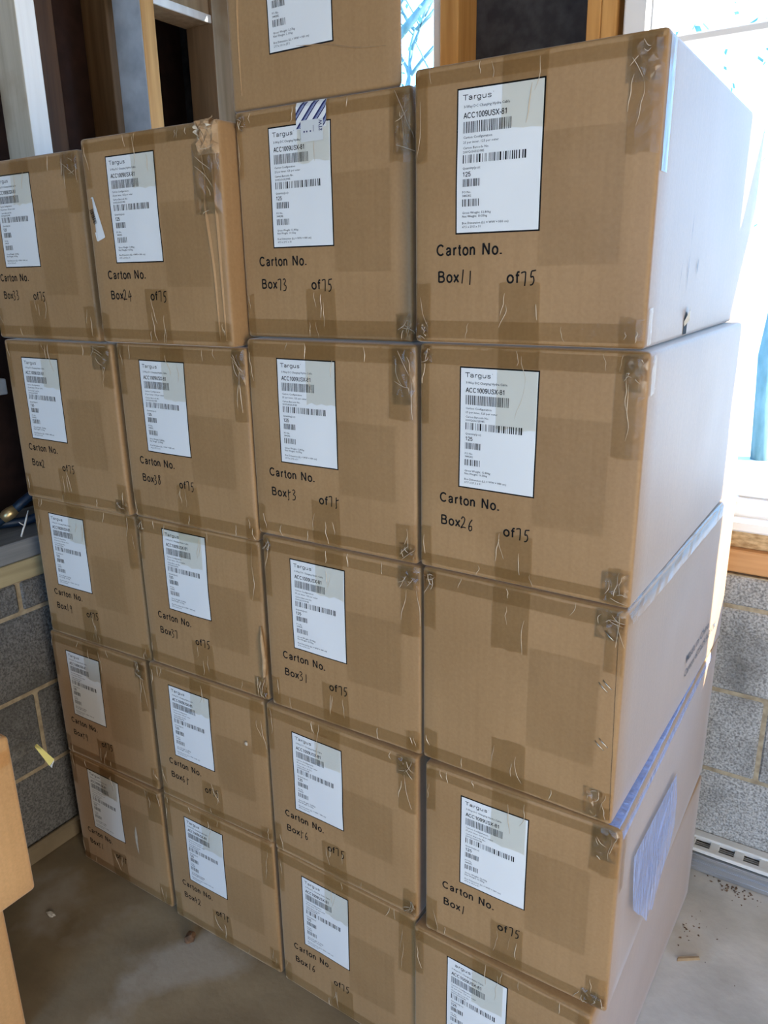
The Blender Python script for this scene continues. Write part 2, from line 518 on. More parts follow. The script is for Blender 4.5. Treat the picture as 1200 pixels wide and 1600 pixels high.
def window(name, x0, x1, z0, z1, yf, yb, fr, rail=None, sill=0.0):
    root = empty(name, ((x0 + x1) / 2, yf, z0))
    root['kind'] = 'structure'
    L = Matrix.Translation(-Vector(root.location))
    def put(nm, mb, m):
        mb.v = [tuple(L @ Vector(q)) for q in mb.v]
        return mb.build(nm, m, root)
    f = MB()
    # stepped vinyl frame: outer casing, then an inner sash frame
    for (a, b, c, d, e2, g2) in ((fr, yf, yb, 0.0, 0, 0), (fr * 0.55, yf + 0.03, yb, fr, 0, 0)):
        i = d
        f.box(x0 + i, x0 + i + a, b, c, z0 + i, z1 - i, 0, 0.003)
        f.box(x1 - i - a, x1 - i, b, c, z0 + i, z1 - i, 0, 0.003)
        f.box(x0 + i + a, x1 - i - a, b, c, z0 + i, z0 + i + a, 0, 0.003)
        f.box(x0 + i + a, x1 - i - a, b, c, z1 - i - a, z1 - i, 0, 0.003)
    put('window_frame', f, M_VINYL)
    if sill:
        put('window_sill', MB().box(x0 - 0.02, x1 + 0.02, yf - 0.035, yf + 0.01, z0 - 0.012, z0 + 0.012, 0, 0.004), M_VINYL)
    i = fr * 1.5
    if rail:
        put('meeting_rail', MB().box(x0 + i, x1 - i, yf + 0.02, yb - 0.01, rail - 0.007, rail + 0.009, 0, 0.003), M_VINYL)
    ym = (yf + yb) / 2 + 0.015
    if rail:
        put('window_pane', MB().box(x0 + i, x1 - i, ym - 0.002, ym + 0.002, z0 + i, rail - 0.007), M_GLASS)
        put('window_pane', MB().box(x0 + i, x1 - i, ym + 0.018, ym + 0.022, rail + 0.009, z1 - i), M_GLASS)
    else:
        put('window_pane', MB().box(x0 + i, x1 - i, ym - 0.002, ym + 0.002, z0 + i, z1 - i), M_GLASS)
    return root

window('window_1', 0.065, 0.514, 1.10, 2.20, 0.80, 0.90, 0.02, None)
window('window_2', 0.92, WX1 + 0.04, 0.838, 2.33, 0.785, 0.91, 0.045, 1.755, 1)

# right and front walls behind and beside the photographer; the front one has an open doorway
rw = MB()
rw.box(3.1, 3.2, -0.95, 0.99, 0.0, 2.56)
rw.box(3.1, 3.2, -4.0, -1.75, 0.0, 2.56)
rw.box(3.1, 3.2, -1.75, -0.95, 2.1, 2.56)
rw.box(3.19, 3.2, -1.75, -0.95, 0.0, 2.1)  # closes the recess made for the added side light
struct('wall_right', rw, M_BARE)
fw = MB()
fw.box(-0.4, 0.4, -4.1, -4.0, 0.0, 2.56)
fw.box(2.8, 3.2, -4.1, -4.0, 0.0, 2.56)
fw.box(0.4, 2.8, -4.1, -4.0, 2.4, 2.56)
struct('wall_front', fw, M_BARE)
struct('ground', MB().box(-30, 30, -30, 40, -0.5, -0.3), M_GRASS)

# ------------------------------------------------------------------ lettering
_dg = None
_tc = {}
def text_geo(s, bold=0.0, res=2, space=1.0):
    key = (s, bold, res, space)
    if key in _tc:
        return _tc[key]
    cu = bpy.data.curves.new('lettering', 'FONT')
    cu.body = s
    cu.size = 1.0
    cu.resolution_u = res
    cu.offset = bold
    cu.space_character = space
    cu.fill_mode = 'FRONT'
    o = bpy.data.objects.new('lettering', cu)
    COL.objects.link(o)
    dg = bpy.context.evaluated_depsgraph_get()
    dg.update()
    ev = o.evaluated_get(dg)
    me = ev.to_mesh()
    vs = [(q.co.x, q.co.y) for q in me.vertices]
    fs = [tuple(p.vertices) for p in me.polygons]
    ev.to_mesh_clear()
    bpy.data.objects.remove(o)
    bpy.data.curves.remove(cu)
    x0 = min(a for a, _ in vs); x1 = max(a for a, _ in vs)
    vs = [((a - x0) / (x1 - x0), b) for a, b in vs]
    _tc[key] = (vs, fs)
    return _tc[key]

def arc(cx, cy, rx_, ry_, a0, a1, n=12):
    return [(cx + rx_ * math.cos(math.radians(a0 + (a1 - a0) * i / n)), cy + ry_ * math.sin(math.radians(a0 + (a1 - a0) * i / n))) for i in range(n + 1)]

GLY = {
    'C': (0.92, [arc(.45, .5, .37, .45, 42, 318, 16)]),
    'a': (0.66, [[(.08, .50), (.11, .60), (.20, .67), (.33, .67), (.43, .61), (.46, .50), (.46, .14), (.50, .02)],
                 [(.46, .40), (.30, .37), (.15, .33), (.07, .20), (.13, .07), (.25, .03), (.38, .09), (.46, .22)]]),
    'r': (0.42, [[(.10, 0), (.10, .70)], [(.10, .42), (.15, .58), (.24, .66), (.37, .66)]]),
    't': (0.38, [[(.18, .92), (.18, .16), (.21, .06), (.28, .02), (.34, .03)], [(.03, .66), (.33, .66)]]),
    'o': (0.66, [arc(.33, .345, .25, .325, 0, 360, 16)]),
    'n': (0.66, [[(.10, 0), (.10, .70)], [(.10, .45), (.18, .60), (.30, .67), (.42, .64), (.49, .54), (.50, .42), (.50, 0)]]),
    'N': (0.88, [[(.12, 0), (.12, 1)], [(.12, 1), (.70, 0)], [(.70, 0), (.70, 1)]]),
    '.': (0.36, [[(.14, 0), (.14, .13)]]),
    'B': (0.80, [[(.12, 0), (.12, 1)], [(.12, .96), (.42, .96), (.58, .90), (.62, .76), (.56, .61), (.42, .54), (.12, .54)],
                 [(.12, .04), (.46, .04), (.63, .12), (.68, .29), (.62, .46), (.46, .54)]]),
    'x': (0.60, [[(.06, 0), (.52, .70)], [(.52, 0), (.06, .70)]]),
    'f': (0.38, [[(.17, 0), (.17, .80), (.22, .93), (.37, .96)], [(.03, .66), (.35, .66)]]),
    'T': (0.74, [[(.03, .95), (.70, .95)], [(.365, 0), (.365, .95)]]),
    'g': (0.66, [arc(.29, .345, .22, .325, 0, 360, 14), [(.51, .70), (.51, -.10), (.44, -.22), (.28, -.26), (.12, -.20)]]),
    'u': (0.66, [[(.10, .70), (.10, .20), (.16, .07), (.28, .03), (.42, .09), (.50, .24)], [(.50, 0), (.50, .70)]]),
    's': (0.60, [[(.50, .52), (.44, .62), (.30, .67), (.15, .62), (.11, .51), (.20, .40), (.38, .33), (.50, .24), (.47, .10), (.30, .03), (.14, .07), (.07, .18)]]),
    'A': (0.80, [[(.03, 0), (.38, 1)], [(.38, 1), (.73, 0)], [(.17, .35), (.60, .35)]]),
    '0': (0.66, [arc(.31, .5, .23, .46, 0, 360, 16)]),
    '1': (0.66, [[(.36, 0), (.36, 1)], [(.36, .97), (.28, .84), (.12, .76)]]),
    '2': (0.66, [[(.08, .72), (.14, .90), (.31, .96), (.48, .88), (.52, .70), (.42, .48), (.18, .22), (.08, .05)], [(.06, .05), (.54, .05)]]),
    '5': (0.66, [[(.50, .95), (.16, .95)], [(.16, .95), (.11, .48)], [(.11, .48), (.24, .60), (.42, .57), (.53, .42), (.52, .22), (.42, .07), (.26, .03), (.12, .10), (.07, .24)]]),
    '8': (0.66, [arc(.31, .74, .19, .22, 0, 360, 12), arc(.31, .28, .23, .25, 0, 360, 14)]),
    '9': (0.66, [arc(.31, .68, .22, .28, 0, 360, 14), [(.53, .66), (.52, .30), (.42, .09), (.27, .03), (.12, .12)]]),
    'U': (0.86, [[(.12, 1), (.12, .36), (.18, .14), (.40, .03), (.62, .14), (.68, .36), (.68, 1)]]),
    'S': (0.80, [[(.64, .72), (.58, .89), (.38, .96), (.18, .89), (.13, .74), (.22, .60), (.40, .53), (.60, .44), (.67, .28), (.58, .10), (.38, .03), (.16, .10), (.08, .30)]]),
    'X': (0.78, [[(.04, 0), (.70, 1)], [(.70, 0), (.04, 1)]]),
    '-': (0.42, [[(.05, .38), (.36, .38)]]),
    ' ': (0.44, []),
}
def stroke_text(mb2, s, u, v, width, cap, sw, track=0.0):
    """plain sans-serif lettering of even stroke width"""
    nat = sum(GLY[c][0] + track for c in s) - track
    k = width / nat
    x = 0.0
    for c in s:
        adv, pls = GLY[c]
        for pl in pls:
            ribbon(mb2, [(u + (x + a) * k, v + b * cap) for a, b in pl], sw * (1.25 if c == '.' else 1))
        x += adv + track

CAP = 0.70          # cap height of the built-in face at size 1
def put_text(mb2, s, u, v, width, cap, bold=0.0, res=2, mi=0, space=1.0):
    vs, fs = text_geo(s, bold, res, space)
    k = cap / CAP
    mb2.add([(u + a * width, v + b * k, 0) for a, b in vs], fs, mi)

def rect2(mb2, u0, u1, v0, v1, mi=0, nu=1, nv=1):
    vs = [(u0 + (u1 - u0) * i / nu, v0 + (v1 - v0) * j / nv, 0) for j in range(nv + 1) for i in range(nu + 1)]
    fs = [(j * (nu + 1) + i, j * (nu + 1) + i + 1, (j + 1) * (nu + 1) + i + 1, (j + 1) * (nu + 1) + i) for j in range(nv) for i in range(nu)]
    mb2.add(vs, fs, mi)

def catmull(pts, n=6):
    if len(pts) < 3:
        return pts
    P = [pts[0]] + list(pts) + [pts[-1]]
    out = []
    for i in range(1, len(P) - 2):
        for k in range(n):
            t = k / n
            out.append(tuple(0.5 * (2 * P[i][d] + (P[i + 1][d] - P[i - 1][d]) * t + (2 * P[i - 1][d] - 5 * P[i][d] + 4 * P[i + 1][d] - P[i + 2][d]) * t * t
                                    + (3 * P[i][d] - P[i - 1][d] - 3 * P[i + 1][d] + P[i + 2][d]) * t ** 3) for d in range(2)))
    out.append(pts[-1])
    return out

def ribbon(mb2, pts, wd, mi=0, taper=False):
    n = len(pts)
    vs = []
    for i, p in enumerate(pts):
        a = pts[max(i - 1, 0)]; b = pts[min(i + 1, n - 1)]
        dx, dy = b[0] - a[0], b[1] - a[1]
        L = math.hypot(dx, dy) or 1
        k = wd / 2 * ((0.25 + 0.75 * math.sin(math.pi * i / (n - 1))) if taper else 1)
        vs += [(p[0] - dy / L * k, p[1] + dx / L * k, 0), (p[0] + dy / L * k, p[1] - dx / L * k, 0)]
    mb2.add(vs, [(2 * i, 2 * i + 1, 2 * i + 3, 2 * i + 2) for i in range(n - 1)], mi)

DIG = {
    '1': [[(.55, 1), (.5, .5), (.42, 0)]],
    '2': [[(.12, .78), (.35, 1), (.7, .85), (.55, .45), (.1, .05), (.45, .12), (.95, .1)]],
    '3': [[(.15, .92), (.5, 1), (.72, .82), (.35, .55), (.75, .38), (.6, .06), (.08, 0)]],
    '4': [[(.5, 1), (.3, .65), (.12, .38), (.5, .42), (.95, .48)], [(.72, .75), (.66, .4), (.6, -.05)]],
    '5': [[(.3, .95), (.24, .55), (.55, .58), (.72, .3), (.5, .04), (.15, 0)], [(.3, .95), (.6, .97), (.95, 1.0)]],
    '6': [[(.75, 1), (.4, .7), (.22, .3), (.4, .02), (.72, .15), (.65, .42), (.3, .36)]],
    '7': [[(.02, .86), (.3, .93), (.7, .95)], [(.7, .95), (.68, .5), (.6, -.02)]],
    '8': [[(.75, .9), (.4, 1), (.25, .75), (.65, .45), (.6, .05), (.2, .08), (.3, .42), (.75, .9)]],
    '9': [[(.7, .85), (.35, .95), (.25, .6), (.6, .55), (.7, .88), (.68, .4), (.6, -.1)]],
}
# the "5" written like a hooked stroke on some cartons
HOOK5 = [[(.4, 1), (.38, .5), (.42, .02), (.2, -.02)], [(.4, .68), (.65, .74), (.95, .8)]]

def digits(mb2, s, u, v, h, pitch, jit, hook=False):
    for i, c in enumerate(s):
        st = HOOK5 if (c == '5' and hook) else DIG[c]
        du, dv = jit.uniform(-.0006, .0006), jit.uniform(-.0012, .0012)
        sl = jit.uniform(-.05, .12)
        for pl in st:
            pts = [(u + i * pitch + (a + sl * (b - .5)) * pitch * 0.86 + du, v + b * h + dv) for a, b in catmull(pl)]
            ribbon(mb2, pts, 0.0016)

BARS = [(0.0605, 74, 3), (0.080, 58, 5), (0.0225, 24, 8), (0.022, 24, 11)]
def barcode(mb2, u, v0, v1, width, n, seed, dense=0.55):
    q = random.Random(seed)
    ws = [q.choice((1, 1, 2, 3)) for _ in range(n)]
    tot = sum(ws)
    x = u
    for i, k in enumerate(ws):
        d = k / tot * width
        if i % 2 == 0:
            rect2(mb2, x, x + d * (0.8 if dense < .6 else 1.0), v0, v1)
        x += d

LBL_W, LBL_H = 0.1050, 0.1555
def label_print(small=False):
    """print of the shipping label, in label coordinates with the origin at the lower left"""
    m = MB()
    H = LBL_H
    def t(s, top, width, cap, bold=0.0, u=0.0062, res=1):
        put_text(m, s, u, H - top, width, cap, bold, res)
    stroke_text(m, 'Targus', 0.0057, H - 0.0113, 0.0370, 0.0058, 0.00085)
    rect2(m, 0.0440, 0.0447, H - 0.0062, H - 0.0055)
    t('3-Way DC Charging Hydra Cable', 0.0195, 0.0575, 0.0029, 0.004, u=0.0075)
    stroke_text(m, 'ACC1009USX-81', 0.0074, H - 0.0305, 0.0552, 0.0060, 0.00095)
    barcode(m, 0.0072, H - 0.0462, H - 0.0340, 0.0605, 75, 3)
    t('Carton Configuration', 0.0520, 0.0370, 0.0026, 0.004, u=0.0075)
    t('25 per inner, 125 per outer', 0.0572, 0.0455, 0.0026, 0.004, u=0.0075)
    t('Carton Barcode No.', 0.0632, 0.0335, 0.0026, 0.004, u=0.0075)
    t('20092636323985', 0.0676, 0.0275, 0.0026, 0.004, u=0.0075)
    barcode(m, 0.0075, H - 0.0786, H - 0.0695, 0.0800, 59, 5)
    t('Quantity(pcs):', 0.0852, 0.0235, 0.0026, 0.004, u=0.0075)
    stroke_text(m, '125', 0.0074, H - 0.0930, 0.0112, 0.0050, 0.00085)
    barcode(m, 0.0075, H - 0.1042, H - 0.0958, 0.0225, 25, 8)
    t('PO No.', 0.1115, 0.0115, 0.0026, 0.004, u=0.0075)
    t('344282', 0.1155, 0.0117, 0.0026, 0.004, u=0.0075)
    barcode(m, 0.0075, H - 0.1262, H - 0.1180, 0.0220, 25, 11)
    t('Gross Weight: 2.37kg' if small else 'Gross Weight: 12.80kg', 0.1345, 0.0375, 0.0026, 0.004, u=0.0075)
    t('Net Weight: 2.11kg' if small else 'Net Weight: 10.55kg', 0.1385, 0.0330, 0.0026, 0.004, u=0.0075)
    t('Box Dimension (LL \u00d7 WW \u00d7 HH cm)', 0.1460, 0.0605, 0.0026, 0.004, u=0.0075)
    t('27.7 x 13.0 x 27.5' if small else '67.5 x 29.5 x 31', 0.1503, 0.0245 if not small else 0.0275, 0.0026, 0.004, u=0.0075)
    return m
LABEL_PRINT = label_print()
LABEL_PRINT_SMALL = label_print(True)

# ------------------------------------------------------------------ cartons
class Face:
    """front face of a carton: maps face coordinates (u right, v up) to the carton's own space"""
    def __init__(self, wd, h, seed, bulge=0.0025, r=0.006):
        self.w, self.h, self.seed, self.b, self.r = wd, h, seed, bulge, r
    def y(self, u, v):
        r = self.r
        d = 0.0
        for a, b in ((u, self.w), (v, self.h)):
            k = min(a, b - a)
            if k < r:
                k = max(k, 0.0)
                d += r - math.sqrt(max(r * r - (r - k) ** 2, 0.0))
        s = max(0.0, math.sin(math.pi * min(max(u / self.w, 0), 1))) * max(0.0, math.sin(math.pi * min(max(v / self.h, 0), 1)))
        d -= self.b * s
        d += 0.0016 * s ** 0.5 * noise.noise(Vector((u * 16, v * 13, self.seed * 3.7)))
        return d
    def at(self, u, v, off):
        return (u - self.w / 2, self.y(u, v) - off, v)
    def conform(self, mb2, off, name, mats, parent, lift=None, smooth=False):
        out = MB()
        out.v = [self.at(a, b, off + c) for a, b, c in mb2.v]
        out.f, out.m = mb2.f, mb2.m
        return out.build(name, mats, parent, smooth)

def carton_body(face, depth, skew, dent=None, r=0.006, jag=0.0008):
    wd, h = face.w, face.h
    def lines(L, n):
        a = [0, r * 0.12, r * 0.45, r]
        mid = [r + (L - 2 * r) * i / n for i in range(1, n)]
        return a + mid + [L - q for q in reversed(a)]
    us, vs, ds = lines(wd, 12), lines(h, 12), lines(depth, 14)
    mb = MB()
    def shape(u, v, d):
        p = Vector((u, d, v))
        c = Vector((min(max(u, r), wd - r), min(max(d, r), depth - r), min(max(v, r), h - r)))
        q = p - c
        if q.length > 1e-9:
            q = q.normalized() * r
        p = c + q
        s = 0.0
        if d < 1e-6:
            s = max(0.0, math.sin(math.pi * u / wd)) * max(0.0, math.sin(math.pi * v / h))
            p.y += -face.b * s + 0.0016 * s ** 0.5 * noise.noise(Vector((u * 16, v * 13, face.seed * 3.7)))
        elif u > wd - 1e-6:
            s = math.sin(math.pi * v / h) * math.sin(math.pi * d / depth)
            p.x += -0.0012 * s + 0.002 * s * noise.noise(Vector((d * 7, v * 11, face.seed * 1.9)))
        x = p.x - wd / 2 + skew * max(p.y, 0)
        x -= 0.0
        if dent:
            x2, y2, z2 = dent(x, p.y, p.z)
            return (x2, y2, z2)
        return (x, p.y, p.z)
    def grid(A, B, f):
        na, nb = len(A), len(B)
        pts = [f(a, b) for b in B for a in A]
        fs = [(j * na + i, j * na + i + 1, (j + 1) * na + i + 1, (j + 1) * na + i) for j in range(nb - 1) for i in range(na - 1)]
        mb.add(pts, fs)
    grid(us, vs, lambda u, v: shape(u, v, 0))
    grid(us[::-1], vs, lambda u, v: shape(u, v, depth))
    grid(ds, vs, lambda d, v: shape(wd, v, d))
    grid(ds[::-1], vs, lambda d, v: shape(0, v, d))
    grid(us, ds, lambda u, d: shape(u, h, d))
    grid(us[::-1], ds, lambda u, d: shape(u, 0, d))
    # weld the six grids
    bm = bmesh.new()
    bv = [bm.verts.new(q) for q in mb.v]
    for f in mb.f:
        try:
            bm.faces.new([bv[i] for i in f])
        except ValueError:
            pass
    bmesh.ops.remove_doubles(bm, verts=bm.verts[:], dist=1e-5)
    bm.verts.index_update()
    res = MB().add([q.co[:] for q in bm.verts], [[q.index for q in f.verts] for f in bm.faces])
    bm.free()
    return res

def strip(face, parent, u0, u1, v0, v1, q, off=0.0006, ragged=None, creases=0, name='packing_tape', film=False, label=None, crinkle=0.0):
    """one piece of tape on the front face, ragged = which end is torn ('t','b','l','r')"""
    m = MB()
    nu = max(2, int((u1 - u0) / 0.008)); nv = max(2, int((v1 - v0) / 0.008))
    vs = []
    for j in range(nv + 1):
        for i in range(nu + 1):
            u = u0 + (u1 - u0) * i / nu; v = v0 + (v1 - v0) * j / nv
            if ragged == 't' and j == nv: v += q.uniform(-.0025, .0025)
            if ragged == 'b' and j == 0: v += q.uniform(-.0025, .0025)
            if ragged == 'l' and i == 0: u += q.uniform(-.002, .002)
            if ragged == 'r' and i == nu: u += q.uniform(-.002, .002)
            edge = i in (0, nu) or j in (0, nv)
            vs.append((u, v, 0 if edge else abs(q.gauss(0, crinkle))))
    fs = [(j * (nu + 1) + i, j * (nu + 1) + i + 1, (j + 1) * (nu + 1) + i + 1, (j + 1) * (nu + 1) + i) for j in range(nv) for i in range(nu)]
    m.add(vs, fs, 0)
    horiz = (u1 - u0) > (v1 - v0) * 1.6
    for k in range(creases):
        if horiz:
            a = (q.uniform(u0 + .01, u1 - .01), v1 - q.uniform(0.001, .004)); L = (v1 - v0) * q.uniform(.5, 1.0)
        else:
            a = (q.uniform(u0 + .004, u1 - .004), v1 - q.uniform(0.0, (v1 - v0) * .5)); L = (v1 - v0) * q.uniform(.25, .6)
        pts = [a]
        d = q.uniform(-.15, .15)
        for s in range(4):
            a = (a[0] + d * L / 4 + q.uniform(-.0018, .0018), a[1] - L / 4)
            d += q.uniform(-.3, .3)
            pts.append((min(max(a[0], u0), u1), max(a[1], v0)))
        crease(m, catmull(pts, 3), q.uniform(.0002, .0006), 1)
    return face.conform(m, off, name, [M_FILM if film else M_TAPE, M_CREASE], parent)

def crease(m, pts, wd, mi):
    """a raised, tent-shaped wrinkle"""
    n = len(pts)
    vs = []
    for i, p in enumerate(pts):
        a = pts[max(i - 1, 0)]; b = pts[min(i + 1, n - 1)]
        dx, dy = b[0] - a[0], b[1] - a[1]
        L = math.hypot(dx, dy) or 1
        k = wd * (0.25 + 0.75 * math.sin(math.pi * (i + .5) / n))
        vs += [(p[0] - dy / L * k, p[1] + dx / L * k, 0.0001), (p[0], p[1], 0.0001 + 1.1 * k), (p[0] + dy / L * k, p[1] - dx / L * k, 0.0001)]
    fs = []
    for i in range(n - 1):
        a, b = 3 * i, 3 * i + 3
        fs += [(a, a + 1, b + 1, b), (a + 1, a + 2, b + 2, b + 1)]
    m.add(vs, fs, mi)

def crumple(face, parent, u0, u1, v0, v1, q, amp=0.0035):
    """film gathered into folds at a carton corner"""
    m = MB()
    n = 7
    vs = []
    for j in range(n + 1):
        for i in range(n + 1):
            e = i in (0, n) or j in (0, n)
            vs.append((u0 + (u1 - u0) * i / n + (0 if e else q.uniform(-.002, .002)), v0 + (v1 - v0) * j / n + (0 if e else q.uniform(-.002, .002)),
                       0.0002 if e else q.uniform(0.0003, amp)))
    fs = []
    for j in range(n):
        for i in range(n):
            a = j * (n + 1) + i
            if (i + j) % 2:
                fs += [(a, a + 1, a + n + 2), (a, a + n + 2, a + n + 1)]
            else:
                fs += [(a, a + 1, a + n + 1), (a + 1, a + n + 2, a + n + 1)]
    m.add(vs, fs, 0)
    for k in range(4):
        p = [(q.uniform(u0, u1), q.uniform(v0, v1)) for _ in range(2)]
        mid = ((p[0][0] + p[1][0]) / 2 + q.uniform(-.003, .003), (p[0][1] + p[1][1]) / 2 + q.uniform(-.003, .003))
        c = MB(); crease(c, catmull([p[0], mid, p[1]], 3), .0004, 1)
        c.v = [(a, b, z + amp * .6) for a, b, z in c.v]
        m.add(c.v, c.f, 1)
    return face.conform(m, 0.0011, 'crumpled_tape', [M_FILM, M_CREASE], parent)

BX = {
 (0, 4): (0.1274, 0.0072, -0.0024, 0.3042, 0.2986), (0, 3): (0.1246, 0.0101, 0.0243, 0.2972, 0.3044),
 (0, 2): (0.1389, 0.0116, 0.0330, 0.3056, 0.3071), (0, 1): (0.1415, 0.0012, 0.0249, 0.3042, 0.3152),
 (0, 0): (0.1100, 0.0110, 0.0017, 0.2990, 0.3134), (1, 4): (0.4473, 0.0011, 0.0077, 0.2962, 0.3141),
 (1, 3): (0.4504, 0.0010, 0.0147, 0.2959, 0.3040), (1, 2): (0.4602, 0.0049, 0.0104, 0.2967, 0.2993),
 (1, 1): (0.4633, -0.0002, -0.0023, 0.2993, 0.3125), (1, 0): (0.4558, -0.0168, 0.0200, 0.2940, 0.3148),
 (2, 4): (0.7606, -0.0047, -0.0260, 0.3085, 0.3153), (2, 3): (0.7632, -0.0066, -0.0176, 0.3113, 0.3074),
 (2, 2): (0.7718, -0.0012, 0.0027, 0.2991, 0.3118), (2, 1): (0.7648, 0.0013, 0.0035, 0.2991, 0.3097),
 (2, 0): (0.7512, 0.0190, 0.0036, 0.2930, 0.3116),
 (3, 4): (1.0678, -0.0222, -0.0286, 0.3035, 0.3105), (3, 3): (1.0857, -0.0131, 0.0079, 0.2999, 0.3157),
 (3, 2): (1.0729, -0.0082, -0.0260, 0.2938, 0.3122), (3, 1): (1.0709, -0.0064, -0.0166, 0.2978, 0.3094),
 (3, 0): (1.0631, -0.0040, 0.0040, 0.2949, 0.3170)}
# lower left corner of each shipping label, and the number written on the carton
INFO = {
 (0, 0): (.0590, .1320, '33', 0), (1, 0): (.0588, .1285, '24', 0), (2, 0): (.0640, .1290, '73', 1), (3, 0): (.0607, .1320, '11', 0),
 (0, 1): (.0510, .1275, '2', 0), (1, 1): (.0590, .1290, '38', 0), (2, 1): (.0600, .1270, '53', 1), (3, 1): (.0628, .1260, '26', 0),
 (0, 2): (.0510, .1210, '19', 0), (1, 2): (.0680, .1295, '37', 0), (2, 2): (.0595, .1250, '31', 0), (3, 2): None,
 (0, 3): (.0500, .1130, '59', 1), (1, 3): (.0540, .1130, '65', 1), (2, 3): (.0600, .1140, '56', 1), (3, 3): (.0640, .1250, '1', 0),
 (0, 4): (.0640, .1180, '51', 1), (1, 4): (.0600, .1250, '42', 1), (2, 4): (.0620, .1240, '16', 0), (3, 4): (.0660, .1275, None, 0)}
ROWN = ['top row', 'second row', 'third row', 'fourth row', 'bottom row on the floor']
COLN = ['leftmost stack', 'second stack from left', 'third stack from left', 'rightmost stack']
LABELS = {
 (0, 0): 'brown carton written Box 33, top of the leftmost stack, cut off by the photo edge',
 (1, 0): 'brown carton written Box 24 with crushed torn corner and small white barcode sticker',
 (2, 0): 'brown carton written Box 73 with blue striped tape over its label',
 (3, 0): 'brown carton written Box 11 on top of the rightmost stack, torn hole in its side',
 (0, 1): 'brown carton written Box 2, second from top in the leftmost stack',
 (1, 1): 'brown carton written Box 38, directly under the carton with the crushed corner',
 (2, 1): 'brown carton written Box 53, directly under the carton with striped tape',
 (3, 1): 'brown carton written Box 26, second from top in the rightmost stack',
 (0, 2): 'brown carton written Box 19, middle of the leftmost stack beside the wooden sill',
 (1, 2): 'brown carton written Box 37 with a curled torn strip on its right edge',
 (2, 2): 'brown carton written Box 31, middle of the third stack from left',
 (3, 2): 'blank brown carton without label, stapled seam along its right edge',
 (0, 3): 'brown carton written Box 59, fourth from top in the leftmost stack',
 (1, 3): 'brown carton written Box 65 with a small nub right of its label',
 (2, 3): 'brown carton written Box 56, fourth from top beside the carton of Box 1',
 (3, 3): 'brown carton written Box 1 under the stapled blank carton, peeling tape on side',
 (0, 4): 'shadowed brown carton on the floor in the left corner with white torn sliver',
 (1, 4): 'brown carton written Box 42 on the floor, bottom of the second stack',
 (2, 4): 'brown carton written Box 16 on the floor, bottom of the third stack',
 (3, 4): 'lowest brown carton of the rightmost stack, cut off by the photo bottom'}

